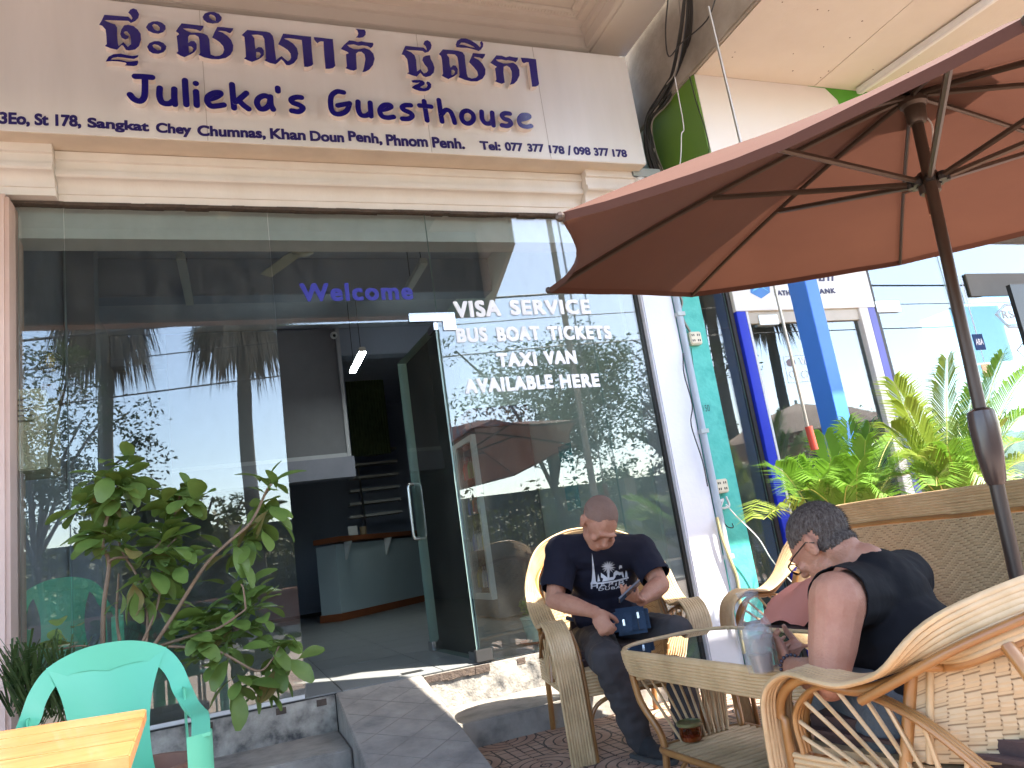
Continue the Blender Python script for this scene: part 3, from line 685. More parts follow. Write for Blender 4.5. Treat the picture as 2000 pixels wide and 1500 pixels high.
for k in range(4):
    z = FL+.3+.36*k; MB().box(fx0+.062, fx0+.09, fy0+.06, fy1-.06, z, z+.012).build('wire_shelf', pvcw, fr)
for i in range(28):
    k = i//7; z = FL+.3124+.36*k; y = fy0+.10+(i % 7)*.16; cn, c = random.choice([('red', (.5, .06, .04)), ('green', (.1, .3, .1)), ('yellow', (.5, .4, .1)), ('blue', (.1, .15, .4)), ('white', (.5, .5, .5))])
    o = MB().lathe([(.03, 0), (.032, .02), (.032, .12), (.012, .18), (.014, .2)], (fx0+.035+.005, y, z), 8).build('bottle', mat('drink_%d' % int(c[0]*100+c[1]*10), c, .3), None, smooth=R(40))
    props(o, '%s drink bottle, %s from the glass front on the %s shelf of the fridge' % (cn, ORD[i % 7], ('lowest', 'second', 'third', 'top')[k]), 'bottle', 'drinks inside the fridge')
# poster on the pale green wall
po = MB().box(RX-.006, RX-.001, 1.5, 1.78, 1.25, 1.85).build('poster', mat('cyan_poster', (.10, .50, .52), .5, (.25, .55, .6), ns=8)); props(po, 'narrow turquoise poster on the pale green wall right of the fridge', 'poster')
# interior fan and tube lights
ceiling_fan('ceiling_fan', 'cream three-blade fan on the ceiling inside, above the word Welcome', tuple(onY(591, 486, 2.0)), R(-5), fanm, .58)
def tube_lamp(label, p, q, lit, mcol):
    P, Q = Vec(p), Vec(q); c = (P+Q)/2; t = thing('tube_light', label, 'light', tuple(c), 0, None)
    dv = (Q-P); L = dv.length; q_ = MB(); M3 = dv.to_track_quat('X', 'Z').to_matrix()
    q_.obox((0, 0, 0), (L, .075, .06), M3); q_.build('housing', mcol, t, bevel=.01, world=False)
    q2 = MB(); q2.obox((0, 0, -.036), (L*.97, .07, .012), M3)
    q2.build('diffuser', mat('lit_diffuser', (.9, .9, .9), .5, emis=((.9, 1, .95), 16)) if lit else mat('unlit_diffuser', (.6, .62, .62), .4), t, world=False)
    for s in (-.35, .35):
        MB().tube([c*0+dv*s, c*0+dv*s+Vec((0, 0, CZ-c.z))], .004, 5).build('suspension_wire', cable_m, t, world=False)
    return t
def ytube(p, q, z):
    a = ray(*p); b = ray(*q); return CAM+a*((z-CAM.z)/a.z), CAM+b*((z-CAM.z)/b.z)
p, q = ytube((708, 682), (688, 722), 3.35); tube_lamp('lit white tube light hanging in the middle of the doorway', p, q, True, pvcw)
p, q = ytube((352, 498), (372, 590), 3.85); q = Vec((p.x+.02, min(q.y, p.y+1.3), p.z)); tube_lamp('unlit tube light hanging inside behind the left glass', p, q, False, mat('dull_white', (.45, .46, .46)))
p, q = ytube((828, 508), (787, 560), 3.85); q = Vec((p.x, min(q.y, p.y+1.3), p.z)); tube_lamp('unlit tube light hanging inside just right of the blue Welcome lettering', p, q, False, _M['dull_white'])
# ---------------------------------------------------------------- neighbouring bank
bk = thing('bank_building', 'bank front with teal pilaster, green fascia box and concrete canopy right of the guesthouse', 'building', (5, 0, 0))
MB().box(3.262, 3.515, -.03, .22, -.05, 3.75).build('pilaster', teal, bk, bevel=.006)
MB().box(3.515, 12, .3, .4, 3.5, 9.0).build('upper_wall', white, bk)
SZ = 4.2
FE = [(3.4, -1.8), (12, -1.8)]
MB().prism([(3.4, .3, SZ)]+[(x, y, SZ) for x, y in FE]+[(12, .3, SZ)], (0, 0, 1), .35).build('canopy_slab', soffit, bk)
for i in range(5):
    for (y0, y1) in ((-1.78, -.02),):
        MB().box(3.41+1.12*i, 3.41+1.12*i+1.112, y0, y1-.008, SZ-.012, SZ-.001).build('board', soffit, bk)
MB().box(3.36, 3.399, -1.78, .2, SZ-.02, 5.0).build('edge_beam', concrete2, bk, bevel=.01)
MB().prism([(x, y-.002, SZ-.03) for x, y in FE]+[(x, y-.04, SZ-.03) for x, y in reversed(FE)], (0, 0, 1), .5).build('front_edge', white, bk)
q = MB(); random.seed(4)
for i in range(60):
    x = random.uniform(3.45, 6); y = random.uniform(-2.6, -.75); q.lathe([(.004+random.random()*.004, 0), (.003, .003)], (x, y, SZ-.0145), 6)
q.build('screw_heads', mat('rust_spot', (.16, .10, .07), .9), bk)['kind'] = 'stuff'
# fascia box
MB().box(3.402, 12, -.66, .0, 3.45, SZ-.014).build('fascia_box', white, bk)
a = onY(1280, 320, -.2)
MB().box(3.385, 3.4015, -.655, -.03, 3.42, SZ-.014).build('side_panel', gpaint, bk)
cur = [(1575, 157), (1612, 172), (1636, 195), (1650, 230), (1665, 330), (2100, 330), (2100, 150)]
pp = [onY(px, py, -.664) for px, py in cur]; pp = [Vec((p.x, -.664, min(p.z, SZ-.015))) for p in pp]
MB().prism(pp, (0, 1, 0), .003).build('green_swoosh', gpaint2, bk)
# ledge under the fascia, glass front
MB().box(3.516, 12, -.02, .3, 3.40, 3.449).build('ledge', teal, bk)
MB().box(3.516, 12, -.04, .3, 3.32, 3.398).build('lintel', cream, bk)
MB().box(3.516, 12, -.06, .3, -.1, .10).build('plinth', concrete, bk)
bg_ = thing('bank_shopfront', 'tinted bank glass front with blue framed door and white header sign', 'shopfront', (5, 0, .1))
FB = .10
pane(3.52, 3.775, FB, 3.318, m=tinted, par=bg_)
dkf = mat('dark_frame', (.035, .03, .03), .5)
MB().box(3.777, 3.81, -.02, .03, FB, 3.318).build('frame', dkf, bg_)
xL = onY(1430, 612).x; xR = onY(1690, 604).x
MB().box(3.815, 3.905, -.05, .03, FB, 2.538).build('door_post', bluepaint, bg_, bevel=.003)
MB().box(3.9055, 3.925, -.052, .03, FB, 2.536).build('post_edge', pvcw, bg_)
MB().box(5.08, 5.175, -.052, .03, FB, 2.538).build('post_edge', cream, bg_, bevel=.003)
MB().box(5.176, 5.255, -.05, .03, FB, 2.538).build('door_post', mat('violet_frame', (.10, .10, .42), .4), bg_, bevel=.003)
MB().box(3.812, 5.258, -.055, .03, 2.54, 3.318).build('header', white, bg_, bevel=.003)
MB().box(3.926, 5.079, -.03, .02, 2.44, 2.539).build('head_rail', mat('tan_rail', (.5, .44, .36), .5), bg_)
pane(3.927, 4.5, FB, 2.438, m=tinted_bank, par=bg_); pane(4.502, 5.078, FB, 2.438, m=tinted_bank, par=bg_)
for x in (4.03,): MB().box(x, x+.19, -.038, .034, 2.425, 2.505).build('patch_fitting', mat('pale_metal', (.75, .78, .76), .3, metal=.6), bg_, bevel=.003)
MB().box(5.26, 5.32, -.02, .03, FB, 3.318).build('frame', dkf, bg_)
x1 = onY(1885, 700).x; pane(5.322, x1, FB, 3.318, m=tinted_bank, par=bg_); pane(x1+.002, 9.0, FB, 3.318, m=tinted_bank, par=bg_)
MB().box(5.30, 5.58, -.03, .03, 2.50, 2.60).build('patch_fitting', _M['pale_metal'], bg_, bevel=.003)
# header logo and lettering
def poly_on(name, pts, y, m, par):
    W = [onY(px, py, y) for px, py in pts]; vs, fs = bez2mesh([[(p.x, p.z) for p in W]])
    me = bpy.data.meshes.new(name); me.from_pydata([(v.x, y, v.y) for v in vs], [], fs); me.materials.append(m); return link(name, me, par)
lc = (1484, 558)
L_ = [(1462, 553), (1461, 535), (1484, 524), (1503, 543), (1504, 572), (1486, 584), (1467, 574)]
poly_on('logo', [(1463, 538), (1483, 526), (1502, 540), (1504, 571), (1487, 583), (1466, 572)], -.0565, mat('logo_blue', (.04, .22, .62), .4), bg_)
poly_on('logo_facet', [(1484, 535), (1489, 553), (1500, 550), (1492, 562), (1503, 570), (1486, 561), (1469, 570), (1477, 558), (1468, 550), (1480, 552)], -.058, mat('logo_light', (.12, .55, .85), .4), bg_)
vd = mat('sign_dark_blue', (.05, .05, .12), .5)
gtext('SATHAPANA', (1514, 577), (1586, 575), 9, vd, .004, -.058, par=bg_, bold=.003); gtext('BANK', (1594, 574), (1632, 572), 9, vd, .004, -.058, par=bg_, bold=.003)
def khmer_row(name, boxes, x0, x1, ytop0, ytop1, hh, y, m, par, sl):
    pass
for k in range(7):   # blocky Khmer characters of the bank's name
    x = 1514+k*17; y0 = 552-.03*(x-1514)
    S = [[(x, y0), (x, y0-13), (x+12, y0-14), (x+12, y0), (x+8, y0), (x+8, y0-10), (x+4, y0-10), (x+4, y0)], [(x, y0), (x+11, y0), (x+11, y0-4), (x+4, y0-5), (x+4, y0-8), (x+12, y0-9), (x+12, y0-13), (x-1, y0-12)], [(x, y0), (x, y0-14), (x+5, y0-14), (x+5, y0-3), (x+8, y0-3), (x+8, y0-14), (x+12, y0-14), (x+12, y0)]][k % 3]
    poly_on('lettering', S, -.058, vd, bg_)
# window stickers
gtext('VISA', (1564, 712), (1592, 711), 13, vin, .004, -.007, par=bg_, bold=.004)
poly_on('sticker_dot', [(1545+9*math.cos(a/2), 708+8*math.sin(a/2)) for a in range(12)], -.0065, mat('sticker_maroon', (.14, .09, .10), .5), bg_)
def ring_on(name, pts, y, m, par, r=.004, closed=True):
    mb = MB(); mb.tube([onY(px, py, y) for px, py in pts], r, 4, closed=closed); return link(name, mb.mesh(name, m), par)
for cx in (1549, 1572, 1595): ring_on('sticker_ring', [(cx+7*math.cos(a*.63), 731+7*math.sin(a*.63)) for a in range(10)], -.006, vin, bg_, .0035)
ring_on('sticker_frame', [(1530, 697), (1600, 690), (1607, 742), (1540, 748)], -.006, mat('thin_vinyl', (.5, .5, .52), .5), bg_, .002)
for sc_k in (1., .86): ring_on('hexagon_outline', [(1972+(px-1972)*sc_k, 616+(py-616)*sc_k) for px, py in [(1944, 614), (1962, 594), (2010, 592), (2040, 612), (2015, 640), (1970, 640)]], -.006, vin, bg_, .006)
gtext('RS', (1960, 622), (1982, 621), 15, vin, .0, -.007, par=bg_, bold=.004); gtext('C', (1990, 621), (2001, 620), 15, vin, .0, -.007, par=bg_, bold=.004)
ring_on('hexagon_outline', [(1987, 684), (2003, 664), (2040, 664), (2050, 700), (2000, 696)], -.006, vin, bg_, .006)
def hang_tag(name, label, c, w_, h_, m, txt=None, tm_=None):
    p = onY(*c, -.02); t = thing(name, label, 'hanging sign', tuple(p))
    MB().box(-w_/2, w_/2, -.004, .004, -h_/2, h_/2).build('plate', m, t, bevel=.003, world=False)
    MB().tube([(0, 0, h_/2), (-.0, 0, h_/2+.55)], .003, 5).build('string', pvcw, t, world=False)
    if txt: flat_text('lettering', txt, p.x-w_*.38, p.x+w_*.38, p.z-.028, p.z+.03, -.0255, tm_, t, .03)
hang_tag('hanging_sign', 'small navy plate with white letters ABA hanging behind the umbrella pole', (1912, 668), .13, .15, mat('tag_navy', (.02, .05, .15), .4), 'ABA', vin)
hang_tag('hanging_sign', 'small cream plate with an orange mark hanging under the navy plate', (1927, 723), .11, .12, mat('tag_cream', (.75, .62, .38), .5, (.7, .3, .12), ns=22))
ld = onY(1876, 560)
lb = MB().box(-.55, .55, -.008, .008, -.11, .11)
bx = onY(1935, 556, -.02); o = lb.build('dark_board', mat('brown_board', (.13, .12, .105), .7)); o.location = (bx.x+.25, -.018, bx.z); props(o, 'grey-brown board hanging inside the bank glass at upper right', 'board')
o = MB().box(-.03, .6, -.02, .02, -.28, .28).build('screen', black); bx = onY(1990, 615, -.3); o.location = bx; props(o, 'black screen standing in the bank window at the right edge', 'screen')
# bank interior
bi = thing('bank_interior', None, None, (0, 0, 0), kind='structure')
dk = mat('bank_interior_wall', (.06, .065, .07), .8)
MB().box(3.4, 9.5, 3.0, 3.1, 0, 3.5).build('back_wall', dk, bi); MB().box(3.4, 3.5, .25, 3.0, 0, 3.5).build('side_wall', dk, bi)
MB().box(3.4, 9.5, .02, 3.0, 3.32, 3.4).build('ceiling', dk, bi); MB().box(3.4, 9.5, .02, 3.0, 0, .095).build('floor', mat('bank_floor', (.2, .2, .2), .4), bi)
# blue steel column in front of the bank
p = onY(1602, 700, -.45)
bc_ = thing('blue_column', 'square bright blue steel column standing in front of the bank door', 'column', (p.x, -.45, 0))
MB().box(-.06, .06, -.09, .09, 0, 3.448).build('shaft', bluecol_m, bc_, bevel=.004, world=False)
MB().box(-.11, .11, -.13, .13, 0, .02).build('base_plate', steel, bc_, world=False)
# awning rod with red handle
ar = thing('awning_rod', 'thin steel awning rod with red grip hanging from the bank canopy', 'rod', tuple(onY(1578, 830, -1.3)))
p1 = onY(1578, 835, -1.3); p0 = Vec((p1.x-.02, -1.3, 5.0))
MB().tube([p1, Vec((p1.x-.02, -1.3, SZ))], .0085, 8).build('rod', mat('dull_steel', (.38, .35, .30), .4, metal=.6), ar, smooth=R(50))
MB().tube([p1+Vec((.004, 0, .005)), p1+Vec((.012, 0, -.13))], .021, 10).build('grip', mat('red_grip', (.50, .06, .035), .5), ar, smooth=R(50))
# white batten light under the concrete canopy
tl = thing('batten_light', 'long white batten light fixed under the bank canopy', 'light', (5.2, -1.6, SZ-.03))
a = ray(1700, 162); b = ray(1932, 0); z_ = SZ-.05; P = CAM+a*((z_-CAM.z)/a.z); Q = CAM+b*((z_-CAM.z)/b.z)
M3 = (Q-P).to_track_quat('X', 'Z').to_matrix(); MB().obox((P+Q)/2, ((Q-P).length*1.25, .045, .05), M3).build('housing', pvcw, tl, bevel=.006)
MB().obox((P+Q)/2+Vec((0, 0, -.03)), ((Q-P).length*1.2, .03, .012), M3).build('tube', white, tl, bevel=.003)
# pipes, cables, sockets in the gap
pi = thing('drain_pipe', 'grey plastic drain pipe running down between the white and teal pilasters', 'pipe', (3.25, -.1, 0))
MB().tube([(3.262, -.085, .0), (3.262, -.085, 3.3), (3.262, -.09, 3.42)], .026, 10).build('pipe', mat('bluegrey_pipe', (.40, .47, .56), .5), pi, smooth=R(50))
for z in (.7, 1.6, 2.5, 3.2): MB().box(3.23, 3.294, -.118, -.056, z, z+.03).build('bracket', pvc, pi)
jb = thing('junction_box', 'grey junction box with white conduit under the right end of the signboard', 'junction box', tuple(onY(1255, 345, -.16)))
p = onY(1252, 343, -.16); MB().box(p.x-.10, p.x+.16, -.2, -.06, p.z-.035, p.z+.045).build('housing', pvc, jb, bevel=.008)
MB().tube([p+Vec((-.03, 0, -.035)), p+Vec((-.03, 0, -.12))], .05, 12).build('conduit', pvcw, jb, smooth=R(50))
def cable(name, label, pts, y, r, m, extra=None):
    P = crom([onY(px, py, yy) for px, py, yy in [(q+(y,))[:3] for q in pts]], 5)
    o = MB().tube(P, r, 6).build(name, m, None, smooth=R(60)); props(o, label, 'cable'); return o
random.seed(12)
bd = thing('cable_bundle', 'tangled bundle of black and grey cables in the gap right of the signboard', 'cables', (3.3, -.3, 3.6))
for i in range(15):
    dx = random.uniform(-12, 12); P = [(1345+dx*.6, -20, -1.0), (1340+dx, 60, -.8), (1322+dx, 150, -.5), (1296+dx*.8, 190+random.uniform(-12, 12), -.35), (1268+dx*.5, 235+random.uniform(-8, 8), -.25), (1270+dx*.8, 290, -.2), (1285+dx, 338, -.15)]
    if i % 3 == 0: P = P[3:]
    if i % 4 == 1: P = P[2:]
    MB().tube(crom([onY(a, b, c) for a, b, c in P], 5), random.choice((.006, .008, .011)), 6).build('cable', random.choice((cable_m, cableg, cable_m)), bd, smooth=R(60))
cable('loose_cable', 'thin black cable hanging across the green panel', [(1347, 150, -.7), (1360, 200, -.7), (1375, 245, -.7), (1385, 290, -.7), (1378, 330, -.7)], -.7, .004, cable_m)
cable('loose_cable', 'thin white cable curving over the lower green panel', [(1318, 150, -.7), (1335, 245, -.7), (1331, 262, -.7), (1330, 300, -.7), (1327, 330, -.7)], -.7, .004, pvcw)
cable('loose_cable', 'black cable sweeping from the ceiling corner across the concrete beam', [(1305, -5, -.9), (1300, 60, -.8), (1306, 110, -.7), (1330, 85, -.9), (1380, 40, -1.2), (1400, -10, -1.3)], -.9, .005, cable_m)
cable('loose_cable', 'long grey cable hanging down from the canopy left of the rod', [(1325, -10, -.9), (1330, 70, -.75), (1318, 140, -.6), (1302, 165, -.5)], -.8, .004, cableg)
random.seed(2)
def socket(label, c, y=-.05):
    p = onY(*c, y); t = thing('wall_socket', label, 'socket', tuple(p))
    MB().box(-.045, .06, -.03, .02, -.05, .05).build('housing', socket_m, t, bevel=.008, world=False)
    q = MB()
    for i in (-.018, .03):
        for j in (-.02, .022): q.box(i-.012, i-.004, -.032, -.0305, j-.008, j+.008); q.box(i+.004, i+.012, -.032, -.0305, j-.008, j+.008)
    q.build('socket_holes', black, t, world=False)
socket('upper cream wall socket on the teal pilaster', (1354, 662)); socket('lower cream wall socket on the teal pilaster with white plugs', (1405, 950))
cable('loose_cable', 'twisted grey cable coming down the top of the teal pilaster', [(1325, 572), (1332, 590), (1329, 608), (1336, 628), (1348, 648)], -.05, .010, cableg)
cable('loose_cable', 'thin black wire running down the edge of the white pilaster', [(1334, 690), (1336, 730), (1352, 790), (1350, 830), (1372, 900), (1382, 950)], -.11, .005, cable_m)
cable('loose_cable', 'thin dark wire between the two wall sockets', [(1350, 680), (1360, 760), (1378, 850), (1398, 935)], -.04, .0025, cable_m)
cable('loose_cable', 'knotted white cable below the lower wall socket', [(1398, 965), (1400, 985), (1412, 975), (1408, 992), (1424, 988), (1418, 970)], -.07, .009, pvcw)
cable('loose_cable', 'white cable looping from the lower socket towards the sofa', [(1418, 985), (1440, 1010), (1480, 1050), (1505, 1090), (1530, 1120), (1560, 1150)], -.15, .005, pvcw)
cable('loose_cable', 'short black cable ends dangling below the knotted white cable', [(1408, 985), (1410, 1010), (1420, 1028), (1432, 1030), (1430, 1022)], -.08, .004, cable_m)
cable('loose_cable', 'yellow garden hose leaning down the teal pilaster', [(1400, 1010), (1410, 1050), (1425, 1090), (1440, 1130), (1446, 1180)], -.12, .012, mat('yellow_hose', (.50, .44, .22), .5))
mk_ = onY(1362, 800, -.032); flat_text('handwriting', 'Z-150', mk_.x-.0, mk_.x+.11, mk_.z-.02, mk_.z+.03, -.032, mat('pen', (.03, .06, .07), .6), bk, -.005)
# things on the left wall inside / by the left glass
mb_ = thing('meter_box', 'cream metal meter box with louvres on the left wall inside the glass', 'meter box', (-1.18, .8, 1.9))
a = onY(30, 760, .03); b = onY(92, 915, .03)
MB().box(a.x-.1, b.x, .03, .4, b.z, a.z).build('cabinet', mat('aged_cream_metal', (.72, .66, .48), .55, (.42, .36, .22), ns=5), mb_, bevel=.008)
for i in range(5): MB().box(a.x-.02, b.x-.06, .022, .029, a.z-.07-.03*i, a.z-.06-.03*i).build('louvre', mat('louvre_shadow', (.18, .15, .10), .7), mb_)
MB().box(b.x-.02, b.x+.05, .02, .45, a.z-.01, a.z+.02).build('lid', mat('rusty_lid', (.16, .10, .07), .7), mb_)
wl = thing('wall_lamp', 'small black caged bulb lamp on the left wall behind the glass', 'lamp', tuple(onY(95, 690, .3)))
c0 = onY(97, 662, .10); MB().tube([c0+Vec((-.14, 0, .03)), c0+Vec((-.04, 0, .02)), c0+Vec((0, 0, .01))], .006, 6).build('arm', black, wl)
MB().lathe([(.02, 0), (.025, -.06), (.02, -.08)], c0, 10).build('socket', black, wl, smooth=R(40))
q = MB()
for k in range(8):
    a_ = math.pi*k/4; q.tube([c0+Vec((r_*math.cos(a_), r_*math.sin(a_), z)) for r_, z in ((.025, -.06), (.06, -.12), (.065, -.16), (.045, -.20), (.0, -.205))], .003, 4)
for z, r_ in ((-.12, .06), (-.16, .065), (-.19, .05)): q.tube([c0+Vec((r_*math.cos(t/2), r_*math.sin(t/2), z)) for t in range(13)], .003, 4)
q.build('cage', black, wl)
MB().ell(c0+Vec((0, 0, -.13)), (.028, .028, .045), 10, 8).build('bulb', mat('amber_bulb', (.7, .5, .2), .2), wl, smooth=R(60))

# ---------------------------------------------------------------- the far side of the street (seen in the glass)
leafA = mat('tree_leaves', (.065, .105, .025), .6, (.035, .065, .015), ns=1.5, transl=.3)
leafB = mat('tree_leaves_dry', (.11, .12, .04), .6, (.06, .08, .02), ns=1.5, transl=.3)
bark = mat('bark', (.13, .10, .075), .9, (.07, .055, .04), ns=6, bump=.6, bs=18)
palmt = mat('palm_trunk', (.13, .12, .10), .9, (.07, .065, .055), ns=5, bump=.8, bs=14, stretch=(1, 1, 5))
dryfr = mat('dry_fronds', (.20, .15, .09), .8, (.10, .075, .045), ns=3)
def leafcloud(mb, c, r, n, s, rnd, flat=.8):
    for i in range(n):
        d = Vec((rnd.gauss(0, 1), rnd.gauss(0, 1), rnd.gauss(0, 1)*flat)).normalized()*(rnd.random()**.45)
        p = Vec(c)+Vec((d.x*r[0], d.y*r[1], d.z*r[2])); a = Vec((rnd.gauss(0, 1), rnd.gauss(0, 1), rnd.gauss(0, .6))).normalized()
        b = a.cross(Vec((rnd.gauss(0, 1), rnd.gauss(0, 1), rnd.gauss(0, 1)))).normalized(); L = s*rnd.uniform(.6, 1.3); W = L*.4
        mb.add([p-a*L, p-b*W, p+a*L, p+b*W], [(0, 1, 2, 3)])
def tree(label, x, y, h, cr, n, s, seed, trunk=.2, m=None, group=None, name='street_tree', z0=0.):
    rnd = random.Random(seed); t = thing(name, label, 'tree', (x, y, z0), 0, group)
    base = h*.32; q = MB(); tips = []
    q.tube(crom([(x, y, z0), (x+.1, y, z0+base*.5), (x-.05, y, z0+base)], 4), [trunk*(1-.03*i) for i in range(9)], 10)
    for i in range(9):
        a = rnd.uniform(0, 6.28); rr = cr*rnd.uniform(.35, .85); p = Vec((x+rr*math.cos(a), y+rr*math.sin(a), z0+rnd.uniform(base+ (h-base)*.25, h*.92)))
        mid = Vec((x+rr*.4*math.cos(a), y+rr*.4*math.sin(a), z0+base+(p.z-z0-base)*.55))
        P = crom([(x-.05, y, z0+base*.9), mid, p], 4); q.tube(P, [trunk*.5*(1-k/len(P))+.02 for k in range(len(P))], 6); tips += [p, mid]
    q.build('trunk', bark, t, smooth=R(60))
    q = MB()
    for p in tips:
        for k in range(3):
            c = p+Vec((rnd.gauss(0, cr*.18), rnd.gauss(0, cr*.18), rnd.gauss(0, cr*.14))); R_ = cr*rnd.uniform(.16, .34)
            leafcloud(q, c, (R_, R_, R_*.7), n//(len(tips)*3), s, rnd)
    q.build('crown', m or leafA, t)
    return t
def sugar_palm(label, x, y, h, seed):
    rnd = random.Random(seed); t = thing('palm_tree', label, 'palm tree', (x, y, 0), 0, 'tall palms across the street')
    P = [(x+.04*math.sin(z), y, z) for z in [h*i/14 for i in range(15)]]
    MB().tube(P, [.205-.03*i/14+.008*math.sin(i*9) for i in range(15)], 12).build('trunk', palmt, t, smooth=R(60))
    q = MB()
    for k in range(230):          # skirt of dead hanging fans
        a = rnd.uniform(0, 6.28); ou = rnd.uniform(.35, 1.35); z0 = h-rnd.uniform(-.2, .9); le = rnd.uniform(.8, 1.7)
        d0 = Vec((math.cos(a), math.sin(a), 0)); p0 = Vec((x, y, z0))+d0*.2; p1 = p0+d0*ou*.8+Vec((0, 0, -.25)); p2 = p0+d0*ou+Vec((0, 0, -le)); w_ = Vec((-math.sin(a), math.cos(a), 0))
        for j in range(4):
            o = w_*rnd.uniform(-.28, .28); q.add([p0, p1+o*.6-w_*.03, p2+o+Vec((0, 0, rnd.uniform(-.25, .25))), p1+o*.6+w_*.03], [(0, 1, 2, 3)])
    q.build('dead_fronds', dryfr, t)
    q = MB()
    for k in range(34):
        a = rnd.uniform(0, 6.28); el = rnd.uniform(-.2, 1.3); d0 = Vec((math.cos(a)*math.cos(el), math.sin(a)*math.cos(el), math.sin(el))); p0 = Vec((x, y, h)); c = p0+d0*1.3
        q.tube([p0, c], .03, 4); s_ = Vec((-math.sin(a), math.cos(a), 0)); u_ = d0.cross(s_)
        for j in range(-10, 11):
            b = R(j*11); v_ = (d0*math.cos(b)+s_*math.sin(b)); e = c+v_*1.25+Vec((0, 0, -.2)); o = u_*.02+v_.cross(u_)*.055; m_ = c+v_*.7
            q.add([c, m_-o, e, m_+o], [(0, 1, 2, 3)])
    q.build('crown', leafA, t)
sugar_palm('tall palm across the street with a thick skirt of dead fronds, nearer the doorway', .62, -16.6, 8.5, 1)
sugar_palm('tall palm across the street with a thick skirt of dead fronds, farther left', -2.9, -17.6, 8.9, 2)
sugar_palm('slender palm across the street beyond the bank column', 16.2, -16.5, 9.5, 3); sugar_palm('second palm across the street opposite the bank', 19.5, -17.5, 9.0, 5)
tree('feathery tree across the street behind the left palm', -4.2, -15.9, 7.6, 2.6, 9000, .07, 3, .07)
tree('broad spreading tree mirrored behind the white window lettering', 8.2, -13.9, 7.9, 3.4, 15000, .07, 4, .11)
tree('slender feathery tree mirrored at the right end of the glass', 12.4, -14.0, 6.2, 2.3, 4200, .08, 6, .16)
tree('bushy tree behind the iron fence between the palms', -1.0, -19.5, 4.0, 1.7, 3000, .08, 8, .1, leafB); tree('small upright conifer-like tree behind the fence', -.3, -18.8, 3.9, .9, 2200, .05, 11, .07)
tree('low dark tree at the left behind the fence', -6.2, -19, 4.2, 2.2, 3500, .09, 9, .12); tree('dark rounded tree behind the fence to the right', 4.2, -19.2, 4.1, 2.1, 3500, .09, 12, .12)
tree('bushy tree far right behind the fence', 23, -20, 4.6, 2.6, 3000, .10, 13, .15); tree('low tree behind the fence opposite the bank', 14, -20, 3.7, 2.2, 3000, .09, 14, .12)
rnd = random.Random(77); q = MB()
for i in range(330): leafcloud(q, (rnd.uniform(-24, 44), rnd.uniform(-20, -16.4), rnd.uniform(.3, 2.3)), (1.2, .7, .9), 170, .12, rnd)
props(q.build('shrubbery', leafB), 'mass of shrubs behind the iron fence', 'shrubs', kind='stuff')
fe = thing('iron_fence', 'black iron railing fence along the far pavement mirrored in the glass', 'fence', (5, -15.4, 0))
MB().box(-25, 42, -15.5, -15.3, 0, .55).build('base_wall', mat('fence_wall', (.42, .38, .30), .8, (.3, .27, .2), ns=2), fe)
q = MB()
for i in range(420): q.box(-25+i*.16, -24.97+i*.16, -15.415, -15.385, .551, 2.35)
props(q.build('bars', mat('fence_black', (.03, .03, .03), .6), fe), kind='stuff')
for z in (.7, 2.1): MB().box(-25, 42, -15.42, -15.38, z, z+.05).build('rail', _M['fence_black'], fe)
for i in range(0, 12): MB().box(-22+i*5.5, -21.65+i*5.5, -15.58, -15.22, .0, 2.5).build('pillar', _M['fence_wall'], fe)
o = MB().box(-60, 60, -21.3, -21.1, 0, 2.9).build('added_backdrop_wall', mat('backdrop_dark_green', (.06, .07, .045), .9, (.035, .045, .025), ns=2, nd=8)); props(o, 'added dark backdrop wall closing the bright gaps behind the shrubs across the street', 'wall')  # added to block sky gaps between the shrubs and darken the glass reflection
pl = thing('utility_pole', 'slim concrete utility pole standing at the kerb, mirrored beside the umbrella', 'pole', (6.3, -7.9, 0)); MB().tube([(6.3, -7.9, -.1), (6.3, -7.9, 9.5)], [.07, .05], 10).build('shaft', concrete2, pl, smooth=R(50))
MB().box(5.7, 6.9, -7.96, -7.84, 8.4, 8.5).build('cross_arm', concrete2, pl)
for k, (y, z, r_, l) in enumerate(((-7.9, 5.15, .022, 'lowest thick black street cable'), (-7.95, 4.75, .010, 'thin street cable just under the thick one'), (-8.0, 7.4, .014, 'upper street cable'), (-7.8, 8.3, .012, 'topmost street cable'), (-8.1, 4.35, .013, 'lowest street cable near the kerb'))):
    P = [(-30+2*i, y-.0, z+.55*math.cos((-30+2*i-6.3)/18*math.pi)*.5-.05*k+(.035*(-30+2*i))) for i in range(40)]
    o = MB().tube(P, r_, 5).build('power_cable', cable_m, None); props(o, l+' running along the road behind the camera', 'cable')
# low red-brown planter wall and a parked van-like stall across the pavement
pw = thing('planter_wall', 'low red-brown planter wall by the kerb, mirrored low in the left glass', 'planter', (-1, -10.9, 0))
MB().box(-6.5, 4.0, -13.9, -13.4, 0, .75).build('wall', mat('red_brown_wall', (.22, .10, .07), .8, (.15, .07, .05), ns=3), pw, bevel=.02)
MB().box(-6.6, 4.1, -13.95, -13.35, .752, .83).build('coping', mat('coping', (.3, .15, .1), .8), pw, bevel=.01)
